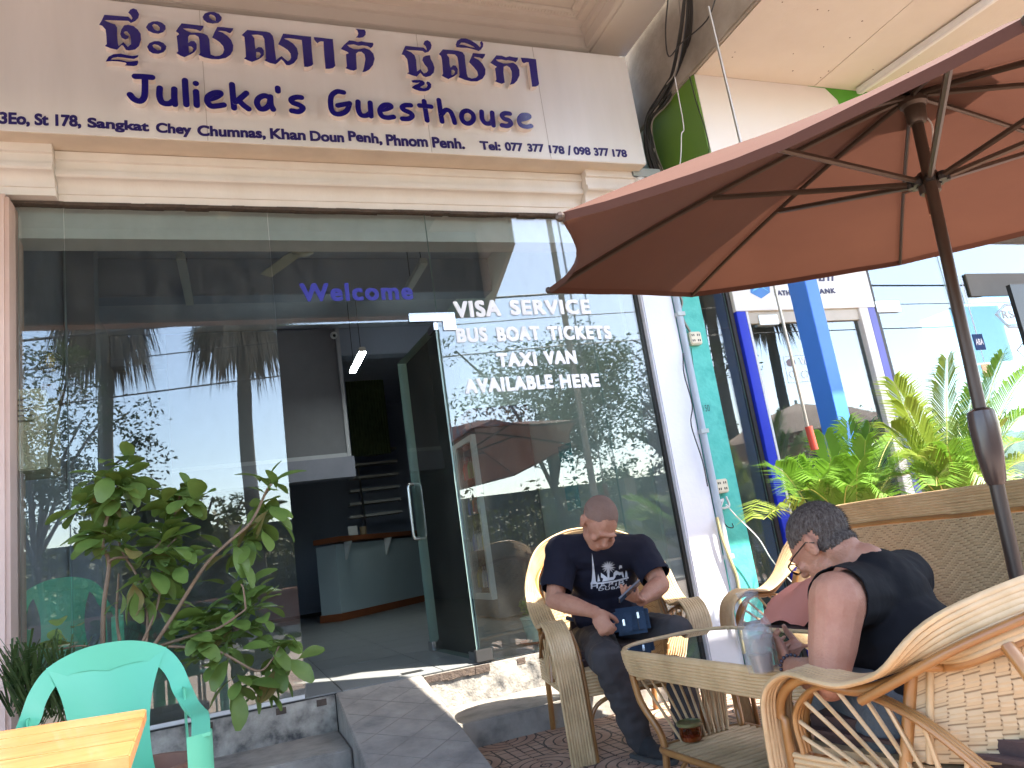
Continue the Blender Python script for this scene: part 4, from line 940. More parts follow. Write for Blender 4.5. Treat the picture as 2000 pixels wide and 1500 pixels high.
# a second parasol over the pavement, mirrored in the bank glass
def simple_parasol(label, x, y, z, r, m, group=None, n=8):
    t = thing('parasol', label, 'parasol', (x, y, 0))
    q = MB(); C_ = Vec((x, y, z+.55)); rim = [Vec((x+r*math.cos(2*math.pi*k/n), y+r*math.sin(2*math.pi*k/n), z)) for k in range(n)]
    for k in range(n):
        a, b = rim[k], rim[(k+1) % n]; m1 = (C_*.5+a*.5)+Vec((0, 0, .07)); m2 = (C_*.5+b*.5)+Vec((0, 0, .07)); q.add([C_, m1, m2], [(0, 1, 2)]); q.add([m1, a, b, m2], [(0, 1, 2, 3)]); q.add([a, b, b-Vec((0, 0, .18)), a-Vec((0, 0, .18))], [(0, 1, 2, 3)])
    q.build('canopy', m, t); MB().tube([(x, y, 0), (x, y, z+.6)], .022, 8).build('pole', steel, t, smooth=R(50))
    q = MB()
    for a in rim: q.tube([C_+Vec((0, 0, -.04)), a+Vec((0, 0, -.01))], .008, 5)
    q.build('ribs', steel, t)['kind'] = 'stuff'
    MB().lathe([(.28, 0), (.28, .06), (.05, .10), (.04, .2)], (x, y, 0), 20).build('base', black, t, smooth=R(40))
simple_parasol('brown and cream street parasol mirrored in the bank glass', 8.2, -4.4, 1.95, 1.45, mat('parasol_brown', (.34, .25, .19), .8, (.28, .20, .15), ns=2, transl=.25))

# ---------------------------------------------------------------- the terracotta umbrella
US = 1.08
H = CAM+(Vec((2.108, -3.175, 2.212))-CAM)*US; nU = Vec((-.06, -.138, 1)).normalized()
uU = Vec((0, 1, 0)).cross(nU).normalized(); vU = nU.cross(uU)
RU, DR, RUN = 1.307*US, .356*US, .285*US
def upt(k, rr, dz=0.):
    a = R(45*k); s = rr/RU
    drop = DR*(.72*s+.28*s*s)
    return H+(uU*math.cos(a)+vU*math.sin(a))*rr-nU*(drop-dz)
um = thing('umbrella', 'large terracotta garden umbrella on a brown pole over the rattan chairs', 'umbrella', (2.16, -2.994, 0))
fabric = mat('terracotta_fabric', (.108, .043, .027), .85, (.088, .034, .022), ns=2.5, bump=.08, bs=220, transl=.2)
brownm = mat('brown_metal', (.085, .062, .048), .38, (.07, .05, .04), ns=9, metal=.4)
for k in range(8):
    q = MB(); N = 9; Mx = 9; g = []
    for i in range(N+1):
        s = (i/N)
        for j in range(Mx+1):
            t = j/Mx; A_ = upt(k, RU*s); B_ = upt(k+1, RU*s); p = A_.lerp(B_, t)
            w_ = 4*t*(1-t)
            p = p-nU*(.016*w_*s*s)                      # belly between the ribs
            ctr = H-nU*DR*s; p = p+(ctr-p)*(.055*w_*s)   # hem drawn in
            p = p+Vec((0, 0, .004*mnoise.noise(p*5)))
            g.append(p)
    for i in range(N):
        for j in range(Mx):
            a = i*(Mx+1)+j; q.add([], []); q.f.append([a, a+1, a+Mx+2, a+Mx+1]); q.m.append(0)
    q.v = [tuple(p+nU*.012) for p in g]
    # hem
    hem = [g[N*(Mx+1)+j] for j in range(Mx+1)]
    q.add([p+nU*.012 for p in hem]+[p-nU*.012 for p in hem], [(j, j+1, Mx+2+j, Mx+1+j) for j in range(Mx)])
    q.build('canopy_panel', fabric, um, smooth=R(70))
    rb = MB().tube([upt(k, RU*s/10, -.004) for s in range(0, 11)], .0105, 6, sx=.7).build('rib', brownm, um, smooth=R(50))
    sa = upt(k, RU*.50, -.012); rn = H-nU*RUN
    d0 = (upt(k, RU)-H); d0 = (d0-nU*d0.dot(nU)).normalized()
    MB().tube([rn+d0*.045, sa], .0105, 6).build('strut', brownm, um, smooth=R(50))
    MB().lathe([(.014, -.014), (.017, 0), (.014, .014)], rn+d0*.052, 10).build('strut_joint', black, um)
    MB().ell(upt(k, RU*1.003, .004), (.014, .014, .014), 8, 6).build('rib_tip', brownm, um)
ax = (H-Vec((2.16, -2.994, 0))).normalized(); PB = Vec((2.16, -2.994, .02)); Mz = ax.to_track_quat('Z', 'Y').to_matrix()
def onax(z): return PB+ax*((z-PB.z)/ax.z)
MB().tube([PB, onax(.55), onax(1.02)], .021, 14).build('lower_pole', brownm, um, smooth=R(50))
MB().tube([onax(1.0), H-nU*.08], .019, 14).build('upper_pole', brownm, um, smooth=R(50))
MB().lathe([(.023, -.12), (.030, -.105), (.039, -.02), (.043, .065), (.039, .11), (.023, .12)], onax(1.09), 16, Mz).build('crank_housing', mat('brown_plastic', (.075, .05, .042), .25, spec=.6), um, smooth=R(40))
MB().lathe([(.03, -.045), (.034, -.04), (.034, .025), (.03, .03)], H-nU*RUN, 16, Mz).build('runner', brownm, um, smooth=R(40))
MB().lathe([(.018, -.12), (.019, -.03)], H-nU*RUN, 14, Mz).build('tape', mat('brown_tape', (.26, .09, .05), .35), um)
MB().lathe([(.025, -.09), (.032, -.08), (.034, -.03), (.045, -.02), (.045, .0), (.02, .012)], H-nU*.02, 16, Mz).build('hub', brownm, um, smooth=R(40))
MB().lathe([(.012, .0), (.02, .015), (.022, .03), (.012, .045), (.0, .05)], H+nU*.012, 12, Mz).build('finial', fabric, um, smooth=R(40))
MB().tube(crom([H-nU*.06+uU*.02, H-nU*.12+uU*.03-vU*.03, H-nU*.2+uU*.025-vU*.02, H-nU*.3-vU*.03], 5), .003, 5).build('cord', pvcw, um)
MB().lathe([(.26, 0), (.26, .05), (.1, .09), (.03, .10), (.03, .28)], (2.16, -2.994, 0.0), 24).build('base', black, um, smooth=R(40))
# vent cap of cloth on top
q = MB(); cap = [upt(k, .26, .022) for k in range(8)]; q.add([H+nU*.02]+cap, [(0, i+1, (i+1) % 8+1) for i in range(8)]); q.build('vent_cap', fabric, um)
# ---------------------------------------------------------------- rattan furniture
cane = mat('split_cane', (.66, .47, .27), .5, (.54, .37, .195), ns=7, nd=6, bump=.15, bs=60, c3=(.38, .26, .13), stretch=(1, 1, 1), coat=.15)
cane2 = mat('varnished_pole', (.42, .215, .07), .35, (.32, .15, .045), ns=6, nd=6, coat=.3, c3=(.24, .10, .03))
canew = mat('woven_cane', (.58, .42, .24), .6, (.47, .33, .18), ns=9)
cush_m = mat('dark_brown_cushion', (.075, .045, .04), .85, (.055, .032, .03), ns=5, bump=.2, bs=120)
def band(mb, path, wvec, width, n, r, k=5):
    """n parallel canes side by side along a path; wvec gives the sideways direction per point"""
    P = crom(path, k); W = crom(wvec, k)
    for i in range(n):
        o = (i-(n-1)/2)*width/(n-1)
        mb.tube([p+w.normalized()*o for p, w in zip(P, W)], r*(1.0+.08*((i*7) % 3)), 6, cap=True)
    return P, W
def chair_paths(hw, kz=1.):
    """right half (local x > 0) from the front foot over arm and back to the top centre"""
    a = hw
    half = [(a-.02, .36, 0), (a-.015, .37, .22), (a-.01, .365, .42), (a, .335, .555), (a+.004, .25, .615), (a+.006, .16, .605), (a+.004, .09, .60), (a+.004, -.01, .66), (a+.004, -.11, .765), (a-.03, -.21, .865), (a-.115, -.295, .94)]
    hv = [(1, 0, 0), (1, 0, 0), (1, 0, 0), (1, .0, 0), (1, 0, 0), (1, 0, 0), (1, 0, .05), (1, .1, .3), (1, .2, .7), (.7, .2, 1.), (.4, .2, 1.)]
    if a > .5: half += [(a-.30, -.365, .955), (a*.3, -.38, .955)]; hv += [(.1, .25, 1), (0, .25, 1)]
    else: half += [(a*.28, -.365, .985)]; hv += [(.12, .25, 1)]
    top = [(0, -.382, .955 if a > .5 else .995)]; tv = [(0, .25, 1)]
    half = [(x, y, z if z < .6 or y > .1 else .6+(z-.6)*kz) for x, y, z in half]; top = [(x, y, .6+(z-.6)*kz) for x, y, z in top]
    full = half+top+[(-x, y, z) for x, y, z in reversed(half)]
    fv = hv+tv+[(x, -y, -z) for x, y, z in reversed(hv)]
    # keep the sideways vectors continuous: mirrored half runs the other way
    fv = hv+tv+[(-x, y, z) if abs(x) < .5 else (x, -y, -z) for x, y, z in reversed(hv)]
    return full, half
def rattan(name, label, cat, hw, loc, rz, group=None, kz=1.):
    t = thing(name, label, cat, loc, rz, group)
    full, half = chair_paths(hw, kz); zz = lambda z: z if z < .6 else .6+(z-.6)*kz
    # continuous band with sideways vectors rotating from x (arm) to up (back)
    def wv(p):
        x, y, z = p; s = 1 if x >= 0 else -1
        k = min(max((z-.62)/(.28*kz), 0), 1) if y < .1 else 0
        k = k*k*(3-2*k); return Vec((s*(1-k)*1.0+.0, .22*k, k*1.0+.0001))
    P = crom(full, 5); mb = MB(); n = 9; wd = .102
    W = []
    for p in P:
        v = wv(p); W.append(v.normalized())
    # across the top the sign of x flips while k = 1, so the band stays continuous
    for i in range(n):
        o = (i-(n-1)/2)*wd/(n-1)
        L = [p+w*o for p, w in zip(P, W)]
        mb.tube(L, .0078+.0006*((i*5) % 3), 6)
    bo = mb.build('arm_band', cane, t, smooth=R(60), world=False); bo['kind'] = 'stuff'
    mb = MB()                                        # polished pole under the band
    L = [p-Vec((0, 0, .0))+Vec((0, 0, -.017)) if abs(p.z-.6) < .08 else p+Vec((0, -.018, -.0)) for p in P]
    ins = []
    for p, w in zip(P, W):
        nrm_ = Vec((0, -.35, -1)) if p.z > .5 else Vec((0, -1, -.1))
        if p.z > .6+.15*kz and p.y < .1: nrm_ = Vec((-.6 if p.x > .1 else (.6 if p.x < -.1 else 0), .35, -.75))
        ins.append(p+nrm_.normalized()*.024+ (w*(-.045) if (p.z > .6+.15*kz and p.y < .1) else w*0))
    mb.tube(ins, .0135, 8); mb.build('frame_pole', cane2, t, smooth=R(60), world=False)
    for s in (-1, 1):
        pts = [(s*(hw+.03), .06, .56), (s*(hw+.03), -.06, zz(.645)), (s*(hw+.01), -.19, zz(.79)), (s*(hw-.07), -.30, zz(.895)), (s*(hw-.16), -.345, zz(.945))]
        MB().tube(crom(pts, 5), .0115, 7).build('side_cane', cane2, t, smooth=R(60), world=False)
        # rear leg and front inner post
        MB().tube(crom([(s*(hw-.05), -.40, 0), (s*(hw-.05), -.36, .2), (s*(hw-.045), -.33, .42), (s*(hw-.045), -.30, .60), (s*(hw-.06), -.255, zz(.78))], 4), .0155, 9).build('leg', cane2, t, smooth=R(60), world=False)
        MB().tube(crom([(s*(hw-.085), .35, 0.0), (s*(hw-.085), .35, .3), (s*(hw-.08), .33, .47), (s*(hw-.07), .27, .565)], 4), .0115, 8).build('leg', cane2, t, smooth=R(60), world=False)
        # arch and fan of spokes in the side
        arch = crom([(s*(hw-.005), .285, .40), (s*(hw-.005), .285, .50), (s*(hw-.003), .20, .575), (s*(hw-.003), .08, .575), (s*(hw-.005), -.06, .52), (s*(hw-.01), -.20, .41)], 5)
        q = MB()
        for o in (-.012, .0, .012): q.tube([p+Vec((s*o, 0, 0)) for p in arch], .0075, 6)
        q.build('side_arch', cane2, t, smooth=R(60), world=False)
        for k in range(9):
            f = .08+.84*k/8; p = arch[int(f*(len(arch)-1))]
            MB().tube([(s*(hw-.008), -.02+.16*(k/8-.5)*-1, .335), (p.x, p.y, p.z)], .006, 6).build('spoke', cane, t, smooth=R(60), world=False)
        q = MB()                                      # side apron of stacked canes
        for k in range(8): q.tube([(s*(hw-.008), .33, .285+.0145*k), (s*(hw-.02), -.33, .285+.0145*k)], .0075, 6)
        q.build('side_apron', cane, t, smooth=R(60), world=False)['kind'] = 'stuff'
    q = MB()
    for k in range(8): q.tube([(-hw+.06, .345, .285+.0145*k), (hw-.06, .345, .285+.0145*k)], .0075, 6)
    q.build('front_apron', cane, t, smooth=R(60), world=False)['kind'] = 'stuff'
    q = MB(); q.tube(crom([(-hw+.075, .345, .0), (-hw+.085, .345, .16), (-hw+.15, .345, .25), (0, .345, .275), (hw-.15, .345, .25), (hw-.085, .345, .16), (hw-.075, .345, .0)], 5), .010, 7)
    q.build('front_arch', cane2, t, smooth=R(60), world=False)
    q = MB(); q.tube([(-hw+.05, -.33, .30), (hw-.05, -.33, .30)], .013, 7); q.build('rear_rail', cane2, t, smooth=R(60), world=False)
    MB().box(-hw+.05, hw-.05, -.30, .33, .385, .405).build('seat_board', cane, t, world=False)
    # cushion
    cu = MB(); cu.box(-hw+.055, hw-.055, -.29, .35, .406, .475); cu.build('cushion', cush_m, t, smooth=R(50), bevel=.03, world=False)
    # woven back: herringbone of raised strands on a curved panel inside the frame
    def bk_pt(u, v):         # u -1..1 across, v 0..1 up
        top = (.95 if hw < .5 else .875)-(.07 if hw < .5 else .0)*abs(u)**2.6-(.18 if hw < .5 else .2)*(abs(u)**(7 if hw < .5 else 20)); x = u*(hw-.012)*(1-.10*abs(u)**3*v); top = .6+(top-.6)*kz; z = .42+(top-.42)*v
        y = -.335-.02*v+.345*abs(u)**(2.8 if hw < .5 else 6)*(1-.1*v); return Vec((x, y, z))
    q = MB(); nu, nv = (24 if hw < .5 else 40), 14
    for i in range(nv+1):
        for j in range(nu+1): q.v.append(tuple(bk_pt(-1+2*j/nu, i/nv)))
    for i in range(nv):
        for j in range(nu): q.f.append([i*(nu+1)+j, i*(nu+1)+j+1, (i+1)*(nu+1)+j+1, (i+1)*(nu+1)+j]); q.m.append(0)
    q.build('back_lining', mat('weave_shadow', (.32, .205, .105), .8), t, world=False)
    q = MB(); du = .0125/(hw-.075); rows = int(44*(.45+.55*kz)); cols = int(2/du)
    for i in range(rows):
        for j in range(cols):
            ph = j % 16; d = ph if ph < 8 else 15-ph
            if (i+d) % 4 >= 2: continue
            u0 = -1+j*du; v0 = i/rows
            for sd in (1, -1):
                a = bk_pt(u0+du*.06, v0+.12/rows); b = bk_pt(min(u0+du*.94, 1), v0+.12/rows); c = bk_pt(min(u0+du*.94, 1), min(v0+1.9/rows, 1)); e = bk_pt(u0+du*.06, min(v0+1.9/rows, 1))
                mid = (b+c)/2; o = Vec((0, sd*.003, 0)); o2 = Vec((0, sd*.0065, 0)); m0 = (a+e)/2
                q.add([a+o, b+o, mid+o2, m0+o2, c+o, e+o], [(0, 1, 2, 3), (3, 2, 4, 5)])
    for i in range(rows):     # flat weft strands
        for sd in (1, -1):
            v0 = (i+.5)/rows; L = [bk_pt(-1+2*j/20, v0)+Vec((0, sd*.003, 0)) for j in range(21)]; L2 = [bk_pt(-1+2*j/20, min(v0+.62/rows, 1))+Vec((0, sd*.0035, 0)) for j in range(21)]
            q.add(L+L2, [(j, j+1, 22+j, 21+j) for j in range(20)])
    q.build('woven_back', canew, t, world=False)['kind'] = 'stuff'
    for u_ in (-1., 1.):
        MB().tube([bk_pt(u_, k/8) for k in range(-3, 9)], .0145, 8).build('back_post', cane2, t, smooth=R(60), world=False)
        MB().tube([bk_pt(u_*.955, k/8)+Vec((0, -.006, 0)) for k in range(9)], .009, 7).build('back_post', cane, t, smooth=R(60), world=False)
    return t
C1 = (1.81, -1.01, 0); C1R = R(170)
rattan('rattan_armchair', 'rattan armchair by the steps with the man in the printed T-shirt', 'armchair', .35, C1, C1R, 'rattan armchairs round the glass table')
C2 = (1.73, -3.19, 0); C2R = R(10)
nearc = rattan('rattan_armchair', 'nearest rattan armchair at lower right, seen from behind its woven back', 'armchair', .35, C2, C2R, 'rattan armchairs round the glass table', .48)
nearc.scale = (1, 1, .955)
rattan('rattan_sofa', 'wide rattan sofa with woven back below the green palm fronds', 'sofa', .85, (2.62, -2.20, 0), R(88), None, .88)
# pink cloth crumpled on the sofa
pc_ = MB(); random.seed(8)
N = 26
for i in range(N):
    for j in range(N):
        u, v = i/(N-1), j/(N-1); x = -.19+.38*u; y = -.22+.44*v
        d = max(abs(u-.5), abs(v-.5))*2; h_ = .17*(1-d**3.)+.035*mnoise.noise(Vec((x*9, y*9, 2)))+.018*math.sin(x*38+y*22+3*mnoise.noise(Vec((x*5, y*5, 0))))
        pc_.v.append((x*(1+.1*math.sin(v*9)), y*(1+.08*math.sin(u*8)), max(h_, .004)))
for i in range(N-1):
    for j in range(N-1): pc_.f.append([i*N+j, (i+1)*N+j, (i+1)*N+j+1, i*N+j+1]); pc_.m.append(0)
o = pc_.build('crumpled_cloth', mat('salmon_cloth', (.62, .25, .19), .9, (.55, .21, .16), ns=3, bump=.1, bs=90), None, smooth=R(80)); o.location = (2.50, -1.80, .478); props(o, 'crumpled salmon pink cloth lying on the sofa seat behind the cup', 'cloth')

# ---------------------------------------------------------------- glass-topped rattan table
TC = Vec((1.725, -2.25, 0)); TR = R(3); tb = thing('rattan_table', 'rattan coffee table with dark glass top and slatted lower shelf', 'table', tuple(TC), TR)
def rrect(hx, hy, r, z, k=8):
    P = []
    for cx, cy, a0 in ((hx-r, hy-r, 0), (-hx+r, hy-r, 90), (-hx+r, -hy+r, 180), (hx-r, -hy+r, 270)):
        for i in range(k+1): a = R(a0+90*i/k); P.append(Vec((cx+r*math.cos(a), cy+r*math.sin(a), z)))
    return P
TH = .53
q = MB()
for k in range(8): q.tube(rrect(.278-.0012*k*k*.2, .545-.0012*k*k*.2, .19, TH-.008-.0108*k), .0066, 6, closed=True)
q.build('rim_band', cane, tb, smooth=R(60), world=False)['kind'] = 'stuff'
q = MB(); q.tube(rrect(.270, .535, .185, TH-.001), .011, 8, closed=True); q.build('top_rim', cane, tb, smooth=R(60), world=False)
q = MB(); q.add([p for p in rrect(.262, .527, .18, TH-.006)]+[p for p in rrect(.262, .527, .18, TH+.002)], [tuple(range(36)), tuple(range(36, 72))]+[(i, (i+1) % 36, 36+(i+1) % 36, 36+i) for i in range(36)])
q.build('glass_top', tableglass, tb, world=False)
MB().prism(rrect(.262, .527, .18, TH-.05), (0, 0, 1), .02).build('under_board', mat('under_cane', (.20, .12, .07), .7), tb, world=False)
for sx in (-1, 1):
    for sy in (-1, 1):
        MB().tube(crom([(sx*.235, sy*.43, .445), (sx*.225, sy*.415, .33), (sx*.19, sy*.36, .2), (sx*.195, sy*.365, .06), (sx*.21, sy*.385, 0)], 4), .0145, 8).build('leg', cane2, tb, smooth=R(60), world=False)
        MB().tube(crom([(sx*.225, sy*.41, .42), (sx*.215, sy*.34, .43), (sx*.21, sy*.24, .435)], 4), .008, 6).build('brace', cane, tb, smooth=R(60), world=False)
for sy in (-1, 1):
    for k in range(11):
        x = -.20+.04*k; MB().tube([(x*.55, sy*.345, .165), (x*1.05, sy*.43, .435)], .006, 6).build('spoke', cane, tb, smooth=R(60), world=False)
for k in range(21):
    y = -.36+.036*k; MB().tube([(-.20, y, .16+.002*(k % 2)), (.20, y, .16)], .0095, 7).build('slat', cane, tb, smooth=R(60), world=False)
q = MB(); q.tube(rrect(.21, .385, .06, .158), .013, 8, closed=True); q.build('shelf_rim', cane2, tb, smooth=R(60), world=False)
for sx in (-1, 1):
    q = MB(); q.tube(crom([(sx*.2, -.32, .02), (sx*.2, -.22, .11), (sx*.2, 0, .135), (sx*.2, .22, .11), (sx*.2, .32, .02)], 5), .009, 7); q.build('base_arch', cane2, tb, smooth=R(60), world=False)
    q = MB(); q.tube(crom([(-.2, sx*.32, .02), (-.12, sx*.32, .11), (0, sx*.32, .13), (.12, sx*.32, .11), (.2, sx*.32, .02)], 5), .009, 7); q.build('base_arch', cane2, tb, smooth=R(60), world=False)
# amber candle jar on the shelf
def tpos(px, py, z): d = ray(px, py); return CAM+d*((z-CAM.z)/d.z)
cj = tpos(1352, 1447, .172)
aj = thing('candle_jar', 'amber glass jar with green rim on the lower table shelf', 'jar', tuple(cj))
amber = glass_mat('amber_glass', (.75, .42, .12), .10); 
MB().lathe([(.030, .0), (.040, .006), (.044, .025), (.044, .055), (.048, .066), (.045, .068), (.040, .056), (.040, .02), (.03, .01)], n=24).build('jar_body', amber, aj, smooth=R(40), world=False)
MB().lathe([(.036, .003), (.036, .03)], n=20).build('wax', mat('amber_wax', (.35, .16, .03), .5), aj, smooth=R(40), world=False)
MB().lathe([(.0445, .056), (.050, .060), (.050, .070), (.046, .072), (.043, .066)], n=24).build('rim', mat('olive_rim', (.16, .15, .06), .3), aj, smooth=R(40), world=False)
# plastic cup in a thin bag
cp_ = tpos(1492, 1312, TH+.003)
cup = thing('plastic_cup', 'clear plastic cup of iced drink with domed lid on the glass table top', 'cup', tuple(cp_))
def film(name, k):
    m = bpy.data.materials.new(name); m.use_nodes = True; nt = m.node_tree; nt.nodes.clear(); N = nt.nodes.new
    o = N('ShaderNodeOutputMaterial'); t = N('ShaderNodeBsdfTransparent'); t.inputs[0].default_value = (.97, .97, .97, 1); d = N('ShaderNodeBsdfDiffuse'); d.inputs[0].default_value = (.85, .85, .85, 1); tr = N('ShaderNodeBsdfTranslucent'); tr.inputs[0].default_value = (.85, .85, .85, 1); g = N('ShaderNodeBsdfGlossy'); g.inputs['Roughness'].default_value = .12
    a = N('ShaderNodeMixShader'); a.inputs[0].default_value = .5; nt.links.new(d.outputs[0], a.inputs[1]); nt.links.new(tr.outputs[0], a.inputs[2])
    b = N('ShaderNodeMixShader'); b.inputs[0].default_value = k; nt.links.new(t.outputs[0], b.inputs[1]); nt.links.new(a.outputs[0], b.inputs[2])
    c = N('ShaderNodeMixShader'); c.inputs[0].default_value = .05; nt.links.new(b.outputs[0], c.inputs[1]); nt.links.new(g.outputs[0], c.inputs[2]); nt.links.new(c.outputs[0], o.inputs[0]); return m
plast = film('thin_plastic', .22)
MB().lathe([(.029, 0), (.031, .004), (.042, .095), (.044, .10), (.0425, .10), (.0405, .094), (.029, .006)], n=24).build('cup_body', plast, cup, smooth=R(40), world=False)
MB().lathe([(.0285, .004), (.034, .05), (.034, .052)], n=20).build('drink', mat('iced_drink', (.34, .26, .20), .35, (.26, .19, .15), ns=30), cup, smooth=R(40), world=False)
MB().lathe([(.045, .098), (.047, .102), (.040, .122), (.024, .136), (.008, .138), (.008, .136), (.0235, .134), (.039, .12)], n=24).build('lid', plast, cup, smooth=R(40), world=False)
random.seed(6)
for k in range(9):
    q = MB(); a = random.random()*6; q.obox((.017*math.cos(a), .017*math.sin(a), .055+.007*(k % 4)), (.017, .016, .015), Matrix.Rotation(k, 3, 'Z') @ Matrix.Rotation(k*.7, 3, 'X')); q.build('ice_cube', plast, cup, bevel=.002, world=False)
bag = MB(); nb = 28
prof = [(.042, .0), (.046, .04), (.052, .10), (.047, .135), (.030, .165), (.016, .185), (.026, .21), (.034, .232)]
for i, (r_, z) in enumerate(prof):
    for k in range(nb):
        a = 2*math.pi*k/nb; w_ = 1+.10*math.sin(a*5+i)+.16*mnoise.noise(Vec((math.cos(a)*2, math.sin(a)*2, i*.8))); bag.v.append((r_*w_*math.cos(a), r_*w_*math.sin(a), z))
for i in range(len(prof)-1):
    for k in range(nb): bag.f.append([i*nb+k, i*nb+(k+1) % nb, (i+1)*nb+(k+1) % nb, (i+1)*nb+k]); bag.m.append(0)
o = bag.build('plastic_bag', film('bag_film', .13), None, smooth=R(80)); o.location = cp_; props(o, 'crinkled clear plastic carrier bag wrapped round the drink cup on the table', 'bag')
# phone lying / second phone handled with the people

# ---------------------------------------------------------------- foreground left: green chairs, wooden table
plg = mat('mint_plastic', (.15, .58, .38), .38, (.13, .53, .35), ns=2, transl=.18)
def green_chair(label, loc, rz, group):
    t = thing('plastic_chair', label, 'chair', loc, rz, group)
    def sheet(name, fn, nu, nv, th):
        q = MB()
        for sd in (0, 1):
            for i in range(nv+1):
                for j in range(nu+1): q.v.append(tuple(fn(j/nu, i/nv, sd*th)))
        n = (nu+1)*(nv+1)
        for i in range(nv):
            for j in range(nu):
                a = i*(nu+1)+j; q.f.append([a, a+1, a+nu+2, a+nu+1]); q.m.append(0); q.f.append([n+a, n+a+nu+1, n+a+nu+2, n+a+1]); q.m.append(0)
        bd_ = [j for j in range(nu+1)]+[i*(nu+1)+nu for i in range(1, nv+1)]+[nv*(nu+1)+j for j in range(nu-1, -1, -1)]+[i*(nu+1) for i in range(nv-1, 0, -1)]
        for k in range(len(bd_)): a, b = bd_[k], bd_[(k+1) % len(bd_)]; q.f.append([a, b, n+b, n+a]); q.m.append(0)
        return q.build(name, plg, t, smooth=R(50), world=False)
    # back splat widening towards the top; y backwards = -y, chair faces +y
    def splat(u, v, h):
        w_ = .105+.075*v**3+.03*(1-v)**3; x = (u-.5)*2*w_; z = .42+.415*v; y = -.20-.065*v-.03*(1-((u-.5)*2)**2)-h; return Vec((x, y, z))
    sheet('backrest', splat, 8, 12, .006)
    # top hoop flowing down into the arms as one flat band
    hoop = [(-.265, .20, .60), (-.275, .08, .635), (-.272, -.04, .64), (-.262, -.13, .655), (-.248, -.20, .70), (-.222, -.245, .775), (-.175, -.275, .835), (-.09, -.29, .872), (0, -.295, .882)]
    hoop = hoop+[(-x, y, z) for x, y, z in reversed(hoop[:-1])]
    P = crom(hoop, 5); q = MB(); L = []
    for i, p in enumerate(P):
        k = min(max((p.z-.64)/.12, 0), 1); s = -1 if p.x < 0 else 1
        cdir = Vec((0, 0, 0))-Vec((p.x, 0, p.z-.60)); inw = Vec((-p.x*.9, .0, -(p.z-.60)*1.15)).normalized() if k > 0 else Vec((-s, 0, 0))
        inw = (Vec((-s*1., 0, 0))*(1-k)+inw*k).normalized(); wd_ = .052*(1-k)+.062*k+(.03 if abs(p.x) < .13 and k > .9 else 0)*(1-abs(p.x)/.13 if abs(p.x) < .13 else 0)
        th = Vec((0, 0, -.010))*(1-k)+Vec((0, .010, 0))*k
        L.append((p, p+inw*wd_, p+inw*wd_+th, p+th))
    for a in L: q.v += [tuple(x) for x in a]
    for i in range(len(L)-1):
        for k in range(4): q.f.append([i*4+k, i*4+(k+1) % 4, i*4+4+(k+1) % 4, i*4+4+k]); q.m.append(0)
    q.f += [[0, 1, 2, 3], [len(q.v)-1, len(q.v)-2, len(q.v)-3, len(q.v)-4]]; q.m += [0, 0]
    q.build('arm_hoop', plg, t, smooth=R(50), world=False)
    def seat(u, v, h):
        x = (u-.5)*2*(.205+.03*v); y = -.20+.44*v; z = .43-.012*math.sin(math.pi*u)-.02*math.sin(math.pi*v)+(-.025 if v > .95 else 0)-h; return Vec((x, y, z))
    sheet('seat', seat, 8, 8, .008)
    for s in (-1, 1):
        def fl(u, v, h, s=s): a = R(-60+150*u); return Vec((s*(.205+.07*math.cos(a)), .155+.055*math.sin(a)+.02*v, .60*(1-v)))+Vec((-s*h, 0, 0))
        sheet('leg', fl, 6, 6, .006)
        def rl(u, v, h, s=s): return Vec((s*(.225+.02*v), -.15-.05*u-.05*v, .70*(1-v)-.0))+Vec((-s*h, 0, 0))
        sheet('leg', rl, 4, 6, .006)
        MB().box(min(s*.20, s*.258), max(s*.20, s*.258), -.19, .2, .385, .425).build('side_rail', plg, t, bevel=.006, world=False)
    return t
g1 = green_chair('mint green plastic armchair behind the wooden table in the lower left', (-.375, -1.96, 0.0), R(180+7), 'mint green plastic chairs')
g2 = green_chair('mint green plastic armchair cut off by the left edge of the photo', (-.80, -2.42, 0), R(192), 'mint green plastic chairs')
g3 = green_chair('mint green plastic armchair inside, seen through the left glass behind the plant', (-.93, .62, FL), R(196), 'mint green plastic chairs')
# table
wt = thing('wooden_table', 'varnished wooden table top on steel legs at the lower left corner', 'table', (-.8, -2.9, 0), 0)
wm = mat('honey_wood', (.46, .22, .085), .35, (.38, .165, .055), ns=3, nd=8, c3=(.27, .10, .03), stretch=(1.2, 14, 14), coat=.25)
a = tpos(286, 1384, .755); b = tpos(254, 1474, .755); l0 = tpos(0, 1428, .755); l1 = tpos(0, 1500, .755)
dv = (l0-a).normalized(); nb_ = 4
for k in range(nb_):
    f0, f1 = k/nb_, (k+1)/nb_
    p0 = a.lerp(b, f0); p1 = a.lerp(b, f1-.008 if k < nb_-1 else f1)
    MB().prism([p0, p1, p1+dv*1.3, p0+dv*1.3], (0, 0, -1), .026).build('board', wm, wt, bevel=.0025)
for s in (.12, 1.1):
    for f in (.15, .85):
        p = a.lerp(b, f)+dv*s; MB().box(p.x-.014, p.x+.014, p.y-.014, p.y+.014, 0, .728).build('leg', mat('steel_tube', (.35, .35, .34), .35, metal=.7), wt)
